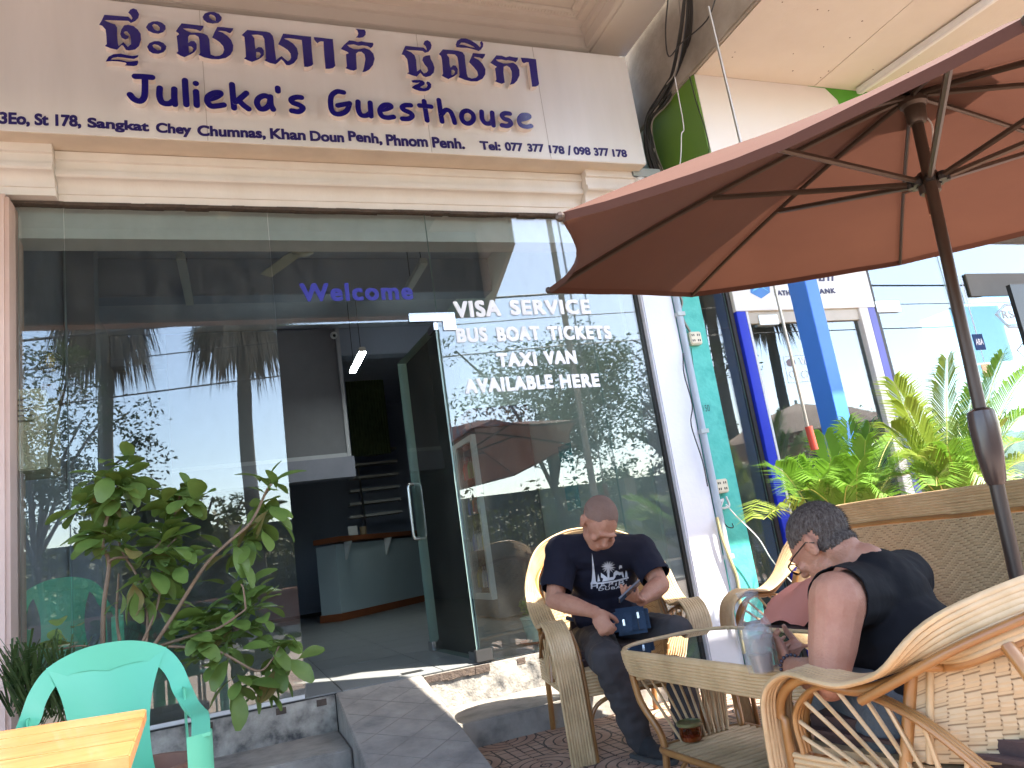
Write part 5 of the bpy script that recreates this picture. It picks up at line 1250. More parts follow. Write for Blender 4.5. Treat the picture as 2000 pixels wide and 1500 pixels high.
# ---------------------------------------------------------------- plants
lf = mat('broad_leaf', (.21, .31, .07), .42, (.12, .20, .045), ns=10, nd=3, bump=.15, bs=30, transl=.36)
lf2 = mat('pale_leaf', (.20, .28, .06), .45, (.12, .20, .035), ns=10, nd=3, transl=.3)
lf3 = mat('browning_leaf', (.30, .22, .08), .6, (.16, .15, .04), ns=14, nd=4, transl=.25)
stem_m = mat('woody_stem', (.24, .16, .10), .8, (.15, .10, .065), ns=12, bump=.4, bs=60)
def leaf_mesh(nm, m, L=.115, W=.052, curl=.2, fold=.25):
    q = MB(); N = 6; P = []
    for i in range(N+1):
        t = i/N; w = W*(math.sin(math.pi*min(t*.93+.02, 1))**.8)*(.55+.75*t)*.62; z = -curl*L*t*t
        for s in (-1, 0, 1): P.append((s*w, L*(.08+.92*t), z+(abs(s)*w*fold)))
    q.v = P
    for i in range(N):
        for k in (0, 1): a = i*3+k; q.f.append([a, a+1, a+4, a+3]); q.m.append(0)
    q.tube([(0, 0, .002), (0, L*.12, 0)], .0018, 4)
    return q.mesh(nm, m, R(60))
LM = [leaf_mesh('leaf', lf, .115, .055), leaf_mesh('leaf', lf, .10, .050, .45), leaf_mesh('leaf', lf2, .10, .048, .1), leaf_mesh('leaf', lf, .13, .05, .3), leaf_mesh('leaf', lf3, .10, .048, .5)]
shp = thing('broadleaf_shrub', 'leggy green broad-leaved shrub in front of the left glass panel', 'shrub', (-.45, -.75, .0))
SYP = -.72
def S_(px, py, dy=0.): return onY(px, py, SYP+dy)
stems = [([(200,1262,0), (203,1180,0), (213,1100,.02), (200,1060,0), (215,990,0), (228,960,-.02), (232,935,0)], .011),
 ([(213,1100,.02), (225,1090,0), (285,1082,.03), (320,1050,.04), (340,1010,.03), (352,965,.02)], .008),
 ([(285,1262,0), (288,1200,.03), (270,1130,.04), (240,1080,.05), (228,1040,.05)], .008),
 ([(300,1262,0), (340,1200,-.03), (400,1105,-.05), (445,1060,-.05), (490,1020,-.06), (520,960,-.05), (530,945,-.05)], .010),
 ([(275,1262,0), (305,1190,0), (315,1130,.05), (320,1080,.06), (345,1050,.06)], .007),
 ([(310,1262,.05), (380,1240,-.05), (430,1225,-.08), (480,1190,-.1)], .008), ([(330,1262,.0), (420,1270,-.1), (500,1310,-.12), (530,1290,-.12), (545,1262,-.12)], .007),
 ([(235,1262,0), (228,1200,.1), (232,1120,.1)], .008), ([(480,1190,-.1), (475,1150,-.1), (470,1140,-.1)], .005), ([(250,1290,0), (170,1262,-.05), (110,1270,-.08)], .006)]
for P, r in stems:
    L = crom([S_(*p) for p in P], 5); MB().tube(L, [r*(1-.45*i/len(L)) for i in range(len(L))], 7).build('stem', stem_m, shp, smooth=R(60))
MB().tube([(-.45+dx, -.72, 0.) for dx in (0, .001)]+[(-.42, -.72, .35)], .03, 8).build('stem', stem_m, shp)
clus = [(232,935,26,.09,-.3),(215,975,14,.08,-.6),(160,1000,7,.07,0),(205,1050,22,.09,-.1),(245,1062,10,.08,-.2),(352,975,20,.085,-.2),(335,1045,10,.08,0),(320,1070,10,.08,-.2),(380,975,5,.05,.2),
 (530,950,6,.06,.3),(520,990,9,.07,-.5),(470,1070,9,.09,-.8),(500,1030,7,.07,-.8),(300,1120,10,.09,-.5),(265,1150,8,.08,-.6),(350,1100,10,.08,0),
 (480,1160,10,.08,.2),(400,1210,16,.11,0),(450,1215,18,.11,0),(390,1255,14,.11,-.1),(440,1265,14,.11,-.2),(500,1190,12,.09,.1),(540,1265,14,.07,-.2),(470,1330,8,.06,-.9),(540,1305,6,.06,-.9),(515,1335,5,.05,-.8),(110,1255,8,.08,0),(150,1245,6,.08,.1),(350,1250,10,.08,.1),(575,1268,5,.06,.2),(250,905,6,.06,.5),(225,905,6,.06,.5),(310,1195,8,.08,0),(365,1145,6,.08,0)]
rnd = random.Random(21); nl = 0
for (px, py, n, sp, dr) in clus:
    c = S_(px, py, rnd.uniform(-.05, .05))
    for i in range(n):
        if nl >= 298: break
        a = rnd.uniform(0, 2*math.pi); el = rnd.uniform(-.5, .9)+dr*.9
        d = Vec((math.cos(a)*math.cos(el), math.sin(a)*math.cos(el), math.sin(el)))
        o = c+Vec((rnd.gauss(0, sp*.33), rnd.gauss(0, sp*.33), rnd.gauss(0, sp*.3)))
        up = Vec((rnd.gauss(0, .35), rnd.gauss(0, .35), 1)); x = d.cross(up).normalized(); z = x.cross(d)
        Mx = Matrix(((x.x, d.x, z.x, o.x), (x.y, d.y, z.y, o.y), (x.z, d.z, z.z, o.z), (0, 0, 0, 1))) @ Matrix.Scale(rnd.uniform(.95, 1.45), 4)
        link('leaf', LM[rnd.choices(range(5), (30, 24, 16, 22, 5))[0]], shp, mw=Mx); nl += 1
q = MB(); tmpl = [(l.vertices, l.polygons) for l in LM]
for (px, py, n, sp, dr) in clus:
    c = S_(px, py, rnd.uniform(-.03, .08))
    for i in range(n//2):
        a = rnd.uniform(0, 6.283); el = rnd.uniform(-.5, .9)+dr*.9; d = Vec((math.cos(a)*math.cos(el), math.sin(a)*math.cos(el), math.sin(el)))
        o = c+Vec((rnd.gauss(0, sp*.5), abs(rnd.gauss(0, sp*.4)), rnd.gauss(0, sp*.45))); up = Vec((rnd.gauss(0, .35), rnd.gauss(0, .35), 1)); x = d.cross(up).normalized(); z = x.cross(d); k_ = rnd.uniform(.8, 1.25)
        V_, F_ = tmpl[rnd.randrange(4)]; q.add([o+(x*v.co.x+d*v.co.y+z*v.co.z)*k_ for v in V_], [tuple(p.vertices) for p in F_])
props(q.build('foliage', lf, shp, smooth=R(60)), kind='stuff')
pot = MB().lathe([(.16, 0), (.22, .26), (.235, .28), (.235, .32), (.205, .32), (.19, .24)], (-.42, -.85, .0), 20).build('plant_pot', mat('old_clay', (.28, .15, .10), .8, (.2, .1, .07), ns=6), shp, smooth=R(40))
# grassy dark leaves at the lower left
gr = thing('bush', 'dark narrow-leaved bush behind the green chair at the left edge', 'bush', (-1.0, -1.0, 0))
q = MB(); rnd = random.Random(5)
for i in range(260):
    b = onY(rnd.uniform(20, 150), rnd.uniform(1330, 1420), -.85); a = rnd.uniform(0, 6.28); L = rnd.uniform(.2, .42); d = Vec((math.cos(a)*.6, math.sin(a)*.6, 1)).normalized(); s_ = Vec((-math.sin(a), math.cos(a), 0))*.0045
    m_ = b+d*L*.6; e = b+Vec((d.x*1.6, d.y*1.6, d.z*.6))*L; q.add([b-s_, b+s_, m_+s_, m_-s_, e], [(0, 1, 2, 3), (3, 2, 4)])
props(q.build('blades', mat('dark_blade', (.06, .11, .03), .5, (.04, .07, .02), transl=.2), gr), kind='stuff')
# areca palms
pg = mat('palm_frond_green', (.16, .30, .03), .45, (.10, .22, .02), ns=3, transl=.35); py_ = mat('palm_frond_yellow', (.24, .30, .045), .45, (.17, .25, .03), ns=3, transl=.35)
prm = mat('frond_midrib', (.42, .42, .10), .5)
def frond(par, base, tip, sag, L, n, m, rnd, lw=.0048):
    base = Vec(base); tip = Vec(tip); mid = (base+tip)/2+Vec((0, 0, sag)); P = crom([base, base.lerp(mid, .5)+Vec((0, 0, sag*.35)), mid, mid.lerp(tip, .55)+Vec((0, 0, sag*.25)), tip], 6)
    q = MB(); q.mi = 1; q.tube(P, [.007*(1-.8*i/len(P)) for i in range(len(P))], 5); q.mi = 0
    for i in range(n):
        f = .22+.78*i/n; k = f*(len(P)-1); a = P[int(k)].lerp(P[min(int(k)+1, len(P)-1)], k-int(k)); T = (P[min(int(k)+1, len(P)-1)]-P[int(k)]).normalized() if int(k) < len(P)-1 else (P[-1]-P[-2]).normalized()
        side = T.cross(Vec((0, 0, 1))).normalized(); ll = L*(math.sin(math.pi*(.15+.8*(i/n)))**.6)*rnd.uniform(.85, 1.1)
        for s in (-1, 1):
            d = (side*s*.70+T*.70+Vec((0, 0, .42+rnd.uniform(-.1, .1)))).normalized(); m1 = a+d*ll*.5; e = a+d*ll+Vec((0, 0, -.32*ll)); w_ = T.cross(d).cross(d).normalized()*lw
            m0 = a+d*ll*.12
            q.add([a, m0+w_*.8, m1+w_, e, m1-w_, m0-w_*.8], [(0, 1, 2, 4, 5), (2, 3, 4)])
    return q.build('frond', [m, prm], par)
def areca(label, c, specs, seed):
    t = thing('areca_palm', label, 'palm plant', (c[0], c[1], 0), 0, 'potted areca palms by the bank'); rnd = random.Random(seed)
    for i, (px, py, dy, sag, yl) in enumerate(specs):
        tip = onY(px, py, c[1]+dy); b = Vec((c[0]+rnd.uniform(-.09, .09), c[1]+rnd.uniform(-.08, .08), .45))
        L = (tip-b).length
        frond(t, b, tip, sag, .22+.09*L, int(26+24*L), py_ if yl else pg, rnd)
    for i in range(6):
        a = i*1.05; MB().tube(crom([(c[0]+.05*math.cos(a), c[1]+.05*math.sin(a), .3), (c[0]+.10*math.cos(a), c[1]+.10*math.sin(a), .62)], 3), .011, 7).build('cane', prm, t, smooth=R(60))
    MB().lathe([(.17, 0), (.22, .30), (.235, .31), (.235, .36), (.20, .36), (.19, .3)], (c[0], c[1], 0), 22).build('pot', mat('black_pot', (.04, .04, .04), .5), t, smooth=R(40))
p1 = onY(1650, 1010, -.75)
areca('bushy green areca palm in front of the bank door, left of the umbrella pole', (p1.x, -.75), [(1512, 910, -.2, .16, 0), (1490, 1015, -.35, .22, 1), (1560, 905, .1, .12, 0), (1610, 850, 0, .08, 0), (1655, 822, .1, .05, 0), (1700, 830, -.1, .08, 0), (1745, 850, .1, .12, 0), (1785, 885, -.1, .15, 0), (1600, 940, -.4, .22, 0), (1680, 900, -.4, .15, 0), (1720, 940, -.35, .2, 0), (1560, 960, -.3, .2, 0), (1640, 880, .2, .1, 0), (1535, 940, .1, .2, 0), (1760, 930, .1, .2, 1), (1690, 860, -.3, .1, 0), (1620, 905, -.3, .15, 0), (1665, 950, -.5, .2, 0), (1740, 970, -.45, .2, 0)], 1)
p2 = onY(1865, 1010, -1.0)
areca('tall yellow-green areca palm behind the umbrella pole at the right edge', (p2.x, -1.0), [(1745, 745, 0, .16, 1), (1765, 790, -.2, .18, 1), (1850, 700, .1, .08, 1), (1740, 835, -.1, .2, 1), (1905, 745, 0, .08, 0), (1960, 690, -.2, .12, 0), (2010, 720, -.1, .14, 0), (2020, 800, -.2, .2, 0), (1790, 890, -.3, .2, 1), (1760, 930, -.2, .2, 0), (1850, 870, -.4, .15, 0), (1960, 830, -.3, .2, 1), (2030, 900, -.2, .2, 1), (1990, 945, -.4, .25, 1), (1900, 900, -.4, .2, 0), (1830, 950, -.4, .25, 0), (1940, 940, -.5, .25, 0), (1870, 820, .2, .1, 0), (1800, 830, .2, .12, 0), (2000, 860, .1, .2, 0), (1920, 800, -.3, .15, 0)], 2)
# small pot plant inside behind the armchair
sp_ = onY(1048, 1272, .35); t = thing('pot_plant', 'small green plant in a pale pot on a red saucer behind the armchair', 'plant', (sp_.x, .35, FL))
MB().lathe([(.05, .012), (.075, .16), (.082, .165), (.082, .18), (.066, .18), (.06, .15)], n=18).build('pot', mat('mint_pot', (.45, .58, .48), .5), t, smooth=R(40), world=False)
MB().lathe([(.06, 0), (.10, .012), (.105, .022), (.09, .018), (.05, .01)], n=20).build('saucer', mat('red_saucer', (.45, .12, .06), .5), t, smooth=R(40), world=False)
q = MB(); rnd = random.Random(3); leafcloud(q, (0, 0, .26), (.08, .08, .09), 70, .03, rnd); q.build('foliage', lf, t, world=False)
# ---------------------------------------------------------------- people
skin = mat('sunburnt_skin', (.46, .235, .155), .52, (.36, .155, .10), ns=22, nd=9, bump=.3, bs=190, spec=.35)
skin.node_tree.nodes['Principled BSDF'].inputs['Subsurface Weight'].default_value = .12
skin.node_tree.nodes['Principled BSDF'].inputs['Subsurface Scale'].default_value = .01
skin.node_tree.nodes['Principled BSDF'].inputs['Subsurface Radius'].default_value = (1, .35, .2)
def remeshed(name, mb, voxel, smooth, mats, parent, extra=None, factor=.5):
    me = mb.mesh(name, mats)
    o = bpy.data.objects.new('tmp', me); COL.objects.link(o)
    m = o.modifiers.new('r', 'REMESH'); m.mode = 'VOXEL'; m.voxel_size = voxel; m.use_smooth_shade = True
    s = o.modifiers.new('s', 'SMOOTH'); s.factor = factor; s.iterations = smooth
    dg = bpy.context.evaluated_depsgraph_get(); dg.update()
    ev = o.evaluated_get(dg); out = bpy.data.meshes.new_from_object(ev, depsgraph=dg)
    bpy.data.objects.remove(o); bpy.data.meshes.remove(me)
    out.name = name
    for p in out.polygons: p.use_smooth = True; p.material_index = 0
    out.materials.clear()
    for m_ in (mats if isinstance(mats, (list, tuple)) else [mats]): out.materials.append(m_)
    if extra: extra(out)
    return link(name, out, parent)
def limb(mb, pts, rs, n=12, k=4):
    P = crom(pts, k); m = len(pts)-1; r = []
    for i in range(len(P)):
        f = i/(len(P)-1)*m; a = int(min(f, m-1)); t = f-a; t = t*t*(3-2*t); r.append(rs[a]*(1-t)+rs[a+1]*t)
    mb.tube(P, r, n); mb.ell(P[0], (r[0],)*3, n, 8); mb.ell(P[-1], (r[-1],)*3, n, 8)
def basis(fwd, up):
    f = Vec(fwd).normalized(); r = f.cross(Vec(up)).normalized(); u = r.cross(f); return Matrix((r, f, u)).transposed()   # columns right, forward, up
def head_parts(mb, c, M3, s=1.):
    e = lambda p, r: mb.ell(Vec(c)+M3@(Vec(p)*s), tuple(x*s for x in r), 16, 12, M3)
    e((0, -.012, .035), (.074, .094, .082))       # skull
    e((0, .030, .015), (.066, .066, .075))        # forehead and face
    e((0, .042, -.045), (.050, .052, .055))       # cheeks
    e((0, .052, -.082), (.036, .040, .030))       # jaw and chin
    e((0, .020, -.062), (.056, .058, .040))
    e((0, .094, .020), (.050, .014, .011))        # brow
    e((0, .102, -.012), (.010, .015, .028)); e((0, .112, -.026), (.015, .015, .012))   # nose
    e((0, .094, -.058), (.024, .010, .010))       # lips
    for sd in (-1, 1):
        e((sd*.028, .088, .004), (.016, .010, .010))
        e((sd*.040, .074, -.022), (.022, .018, .016))
        e((sd*.074, -.008, -.008), (.009, .020, .032)); e((sd*.080, -.016, .004), (.008, .016, .022))   # ears
def hair_from(head, c, M3, cond, off, m, parent, name='hair', rough=.002):
    bm = bmesh.new(); bm.from_mesh(head.data); bm.normal_update()
    Mi = M3.transposed(); keep = [f for f in bm.faces if cond(Mi@(f.calc_center_median()-Vec(c)))]
    ks = set(keep); bmesh.ops.delete(bm, geom=[f for f in bm.faces if f not in ks], context='FACES')
    bm.normal_update()
    for v in bm.verts:
        edge = any(e.is_boundary for e in v.link_edges); n = v.normal.copy()
        v.co += n*((off if not edge else .0005)+rough*mnoise.noise(v.co*160))
    me = bpy.data.meshes.new(name); bm.to_mesh(me); bm.free(); me.materials.clear(); me.materials.append(m)
    for p in me.polygons: p.use_smooth = True; p.material_index = 0
    return link(name, me, parent)
def hand(mb, wrist, fwd, palm_n, thumb_side, curls, s=1., spread=.06, thumb=None):
    """palm plus five curled fingers; palm_n points out of the palm, curls = bend per finger"""
    f = Vec(fwd).normalized(); n = (Vec(palm_n)-f*f.dot(Vec(palm_n))).normalized(); r = f.cross(n).normalized()*thumb_side
    w = Vec(wrist); M3 = Matrix((r, f, n)).transposed()
    mb.ell(w+f*.050*s, (.040*s, .052*s, .016*s), 12, 8, M3); mb.ell(w+f*.015*s, (.028*s, .030*s, .018*s), 10, 8, M3); mb.ell(w+f*.035*s+r*.024*s+n*.008*s, (.018*s, .034*s, .015*s), 10, 8, M3)
    L = (.068, .076, .071, .056)
    for i in range(4):
        x = (.030-.020*i)*s; b = w+f*(.086-.004*abs(i-1.2))*s+r*x; d = (f+r*(1.2-i)*spread).normalized(); c = curls[i]; p = b; P = [w+f*.05*s+r*x*.8, b]
        ang = 0
        for k, fr in enumerate((.42, .32, .26)):
            ang += c*(.9 if k == 0 else 1.); dd = d*math.cos(ang)+n*math.sin(ang); p = p+dd*L[i]*fr*1.05*s; P.append(p)
        limb(mb, P, [.0092*s, .0095*s, .0088*s, .0080*s, .0070*s], 8, 3)
    b = w+f*.022*s+r*.030*s+n*.006*s
    tt = thumb or (.75, .55, .35)
    d = (r*tt[0]+f*tt[1]+n*tt[2]).normalized(); d2 = (d+f*.5+n*.35).normalized()
    limb(mb, [b-d*.01, b+d*.030*s, b+d*.030*s+d2*.026*s, b+d*.030*s+d2*.026*s+(d2+n*.3-r*.3).normalized()*.020*s], [.0135*s, .012*s, .0108*s, .0085*s], 8, 3)

def D3(px, py, t): return atD(px, py, t)
# ============ man in the armchair
m1 = thing('person', 'seated man in black printed T-shirt with shaved head, looking down at his phone', 'person', (1.81, -1.0, 0))
hd = D3(1169, 1020, 3.60); nk = D3(1178, 1058, 3.76)
hf = Vec((-.08, -.62, -.78)); hM = basis(hf, (.18, -.55, .80))
sR, sL = D3(1098, 1078, 3.80), D3(1250, 1078, 3.80); hip = D3(1178, 1222, 3.98)
eR, wR = D3(1083, 1172, 3.66), D3(1163, 1196, 3.44); eL, wL = D3(1290, 1142, 3.66), D3(1252, 1172, 3.44)
kR, aR = D3(1186, 1288, 3.40), D3(1246, 1418, 3.40); kL, aL = D3(1322, 1236, 3.52), D3(1335, 1385, 3.38)
aR.z = .11; aL.z = .11
hR, hL = D3(1152, 1238, 4.0), D3(1206, 1232, 4.0)
chest = D3(1178, 1112, 3.86); belly = D3(1182, 1180, 3.90)
tM = basis((-.15, -.98, -.2), (0, -.2, 1))
def torso(mb, g=0.):
    mb.ell(chest, (.175+g, .115+g, .16+g), 18, 12, tM); mb.ell(belly, (.172+g, .135+g, .15+g), 18, 12, tM)
    mb.ell(hip, (.165+g, .125+g, .11+g), 16, 10, tM); mb.ell(chest.lerp(nk, .55), (.14+g, .085+g, .075+g), 16, 10, tM)
    for s_ in (sR, sL): limb(mb, [chest.lerp(nk, .6), s_], [.085+g, .068+g])
b = MB(); head_parts(b, hd, hM, 1.06); limb(b, [hd+hM@Vec((0, -.035, -.04)), nk, chest.lerp(nk, .7)], [.058, .062, .075]); torso(b)
limb(b, [sR, sR.lerp(eR, .5), eR], [.060, .055, .044]); limb(b, [eR, eR.lerp(wR, .35), wR], [.045, .046, .029])
limb(b, [sL, sL.lerp(eL, .5), eL], [.060, .055, .044]); limb(b, [eL, eL.lerp(wL, .35), wL], [.045, .046, .029])
limb(b, [hR, hR.lerp(kR, .5), kR], [.095, .082, .060]); limb(b, [kR, kR.lerp(aR, .35), aR], [.060, .058, .038])
limb(b, [hL, hL.lerp(kL, .5), kL], [.095, .082, .060]); limb(b, [kL, kL.lerp(aL, .35), aL], [.060, .058, .038])
hRf = (D3(1182, 1226, 3.40)-wR); hand(b, wR, hRf, Vec((.5, .55, -.3)), 1, (1.0, 1.05, 1.1, 1.15), 1.04, .02, (.5, .7, .5))
hLf = (D3(1218, 1166, 3.30)-wL); hand(b, wL, hLf, Vec((-.1, -.25, .95)), 1, (.40, .42, .45, .5), 1.04, .03, (.75, .4, .5))
for a_, kk in ((aR, kR), (aL, kL)): limb(b, [a_, a_+Vec((.01, -.05, -.06)), a_+Vec((.035, -.13, -.08))], [.034, .028, .018])
HM1 = b
body1 = remeshed('body', b, .0055, 3, skin, m1)
def c_hair1(p):
    return p.z > .028+max(0, p.y)*.55 and not (p.y > .062 and p.z < .085) and abs(p.x) < .095 or (p.y < .0 and p.z > -.045 and abs(p.x) < .071 and p.z > -.03-p.y*.2)
hair_m1 = mat('stubble_hair', (.17, .105, .085), .9, (.27, .165, .13), ns=420, nd=3, contrast=.2, bump=.4, bs=500)
hair_from(body1, hd, hM, lambda p: (p.length < .15) and c_hair1(p), .0022, hair_m1, m1, rough=.0008)
shirt_m = mat('black_navy_cotton', (.010, .010, .022), .85, (.007, .007, .016), ns=3, bump=.35, bs=26, spec=.25)
s_ = MB(); torso(s_, .016)
cR = sR.lerp(eR, .72); cL = sL.lerp(eL, .66)
limb(s_, [sR+Vec((0, 0, .01)), sR.lerp(eR, .4), cR], [.078, .078, .080]); limb(s_, [sL+Vec((0, 0, .01)), sL.lerp(eL, .4), cL], [.078, .078, .080])
s_.ell(belly+Vec((-.01, -.03, -.05)), (.175, .13, .10), 16, 10, tM)
rnd = random.Random(4)
def folds(amp, sc):
    def f(me):
        nn = [n.vector.copy() for n in me.vertex_normals]
        for v, nv in zip(me.vertices, nn):
            p = v.co.copy(); v.co = p+nv*amp*(mnoise.noise(Vec((p.x*sc, p.y*sc, p.z*sc*2.2)))+.5*mnoise.noise(p*sc*2.6))
    return f
def clip_fn(planes, amp, sc):
    def f(me):
        folds(amp, sc)(me)
        bm = bmesh.new(); bm.from_mesh(me)
        for (co, no) in planes:
            pass
        bm.free()
    return f
def cut_spheres(me, cuts):
    """open the garment beyond discs: (centre, outward normal, radius)"""
    bm = bmesh.new(); bm.from_mesh(me)
    for co, no, rad in cuts:
        near = [f for f in bm.faces if (f.calc_center_median()-co).length < rad]
        g = set(near); 
        for f in near: g.update(f.verts); g.update(f.edges)
        r_ = bmesh.ops.bisect_plane(bm, geom=list(g), plane_co=co, plane_no=no)
        dl = [f for f in bm.faces if (f.calc_center_median()-co).length < rad and (f.calc_center_median()-co).dot(no) > .0005]
        bmesh.ops.delete(bm, geom=dl, context='FACES')
    bm.to_mesh(me); bm.free()
def shirt_post(me):
    folds(.007, 9)(me)
    cut_spheres(me, [(cR+(eR-sR).normalized()*.02, (eR-sR).normalized(), .13), (cL+(eL-sL).normalized()*.02, (eL-sL).normalized(), .13), (nk+Vec((0, 0, .018)), (hd-nk+Vec((0, 0, .10))).normalized(), .09)])
shirt1 = remeshed('t_shirt', s_, .008, 4, shirt_m, m1, shirt_post)
so_ = shirt1.modifiers.new('thick', 'SOLIDIFY'); so_.thickness = .003; so_.offset = 1
trm = mat('charcoal_trousers', (.045, .040, .042), .85, (.034, .030, .032), ns=4, bump=.3, bs=40)
t_ = MB(); limb(t_, [hR, hR.lerp(kR, .5), kR], [.112, .098, .080]); limb(t_, [kR, kR.lerp(aR, .5), aR+Vec((0, 0, -.03))], [.078, .074, .060])
limb(t_, [hL, hL.lerp(kL, .5), kL], [.112, .098, .080]); limb(t_, [kL, kL.lerp(aL, .5), aL+Vec((0, 0, -.03))], [.078, .074, .060]); t_.ell(hip, (.178, .135, .115), 16, 10, tM)
remeshed('trousers', t_, .008, 4, trm, m1, folds(.009, 11))
def shoe(par, a_, f, m, nm='shoe'):
    f = Vec((f.x, f.y, 0)).normalized(); M3 = basis(f, (0, 0, 1)); q = MB(); c = Vec((a_.x, a_.y, 0))
    q.ell(c+f*.02+Vec((0, 0, .055)), (.042, .075, .05), 12, 8, M3); q.ell(c+f*.12+Vec((0, 0, .036)), (.047, .085, .034), 12, 8, M3); q.ell(c+Vec((0, 0, .09)), (.042, .048, .05), 12, 8, M3)
    o = remeshed(nm, q, .007, 2, m, par)
    q = MB(); 
    q.prism([c+M3@Vec((x, y, 0.0)) for x, y in ((-.035, -.055), (.035, -.055), (.045, .06), (.048, .13), (.03, .195), (0, .21), (-.03, .195), (-.048, .13), (-.045, .06))], (0, 0, 1), .022)
    q.build('sole', mat('dark_sole', (.05, .05, .05), .7), par, bevel=.004)
shm = mat('black_suede', (.018, .018, .02), .9)
shoe(m1, aR, Vec((.25, -1, 0)), shm); shoe(m1, aL, Vec((.35, -1, 0)), shm)
# print on the T-shirt, laid onto the cloth
from mathutils.bvhtree import BVHTree
def decal(par, garment, polys, m, name, cam_like=True, off=.0045):
    """polys: outlines in picture coordinates of the garment's front; each is laid on the cloth by casting onto it"""
    bm = bmesh.new(); bm.from_mesh(garment.data); tree_ = BVHTree.FromBMesh(bm); bm.free()
    out = MB()
    for L in polys:
        vs, fs = bez2mesh([L] if not isinstance(L[0][0], (list, tuple)) else L)
        b2 = bmesh.new(); vv = [b2.verts.new(v) for v in vs]
        for f in fs:
            try: b2.faces.new([vv[i] for i in f])
            except Exception: pass
        bmesh.ops.triangulate(b2, faces=b2.faces)
        for _ in range(3):
            le = [e for e in b2.edges if e.calc_length() > 4.]
            if le: bmesh.ops.subdivide_edges(b2, edges=le, cuts=1); bmesh.ops.triangulate(b2, faces=b2.faces)
        b2.verts.ensure_lookup_table(); P = []; ok = []
        for v in b2.verts:
            d = ray(v.co.x, v.co.y).normalized(); h = tree_.ray_cast(CAM, d)
            ok.append(h[0] is not None); P.append((h[0]-d*off) if h[0] is not None else Vec((0, 0, 0)))
        b2.verts.index_update()
        F = [tuple(v.index for v in f.verts) for f in b2.faces if all(ok[v.index] for v in f.verts)]
        used = sorted({i for f in F for i in f}); mp = {i: k for k, i in enumerate(used)}
        out.add([P[i] for i in used], [tuple(mp[i] for i in f) for f in F]); b2.free()
    return out.build(name, m, par)
prm_ = mat('white_shirt_print', (.62, .62, .66), .8)
def Z6(pts): return [(1040+x/4.412, 960+y/4.412) for x, y in pts]     # traced on a 4.41 x enlargement
PR = [Z6([(512, 530), (518, 560), (530, 640), (537, 700), (546, 775), (560, 785), (500, 795), (510, 770), (516, 700), (514, 620)]),
      Z6([(500, 788), (600, 782), (700, 768), (828, 735), (828, 748), (700, 782), (600, 796), (500, 800)]),
      Z6([(560, 778), (562, 740), (566, 712), (574, 738), (584, 772)]), Z6([(645, 650), (660, 650), (664, 745), (646, 748)]),
      Z6([(590, 700), (650, 745), (720, 730), (700, 760), (600, 778), (610, 750), (590, 740)]),
      Z6([(700, 700), (720, 680), (748, 690), (745, 650), (752, 635), (770, 638), (772, 660), (762, 680), (780, 690), (790, 740), (778, 742), (768, 715), (748, 722), (735, 715), (715, 725), (705, 750), (695, 748)]),
      Z6([(803, 672), (810, 660), (814, 690), (820, 735), (798, 740), (800, 700)])]
for k in range(15):
    a = R(-180+k*26); c_ = (655, 648); x, y = c_[0]+math.cos(a)*64, c_[1]+math.sin(a)*52+(8 if math.sin(a) > 0 else 0); nx, ny = -math.sin(a)*5, math.cos(a)*5
    PR.append(Z6([(c_[0]+nx*.4, c_[1]+ny*.4), ((c_[0]+x)/2+nx, (c_[1]+y)/2+ny), (x, y), ((c_[0]+x)/2-nx, (c_[1]+y)/2-ny), (c_[0]-nx*.4, c_[1]-ny*.4)]))
def word(t, x0, y0, x1, y1, h, bold):
    vs, fs = textmesh(t, 0, 1.05); ax = min(v.x for v in vs); bx = max(v.x for v in vs); az_ = min(v.y for v in vs); bz = max(v.y for v in vs); n = len(vs); out = []
    return vs, fs, (ax, bx, az_, bz)
def text_decal(t, p0, p1, h, par, garment, m, bold=.5, off=.0045, arc=0.):
    bm = bmesh.new(); bm.from_mesh(garment.data); tree_ = BVHTree.FromBMesh(bm); bm.free()
    vs, fs = textmesh(t, 0, 1.1); ax = min(v.x for v in vs); bx = max(v.x for v in vs); az_ = min(v.y for v in vs); bz = max(v.y for v in vs); out = MB()
    for (dx, dy) in ((0, 0), (bold, 0), (-bold, 0), (0, bold)):
        P = []
        for v in vs:
            u = (v.x-ax)/(bx-ax); w_ = (v.y-az_)/(bz-az_); px = p0[0]+(p1[0]-p0[0])*u+dx; py = p0[1]+(p1[1]-p0[1])*u-h*w_+dy+arc*(1-(2*u-1)**2)
            d = ray(px, py).normalized(); hh = tree_.ray_cast(CAM, d); P.append(hh[0]-d*(off+.0002*(dx+dy)) if hh[0] else D3(px, py, 3.6))
        out.add(P, fs)
    return out.build('lettering', m, par)
decal(m1, shirt1, PR, prm_, 'shirt_print')
text_decal('HABIBI', Z6([(505, 838)])[0], Z6([(815, 800)])[0], 9.5, m1, shirt1, prm_, .45)
text_decal('DUBAI', Z6([(570, 855)])[0], Z6([(780, 832)])[0], 5, m1, shirt1, prm_, .3)
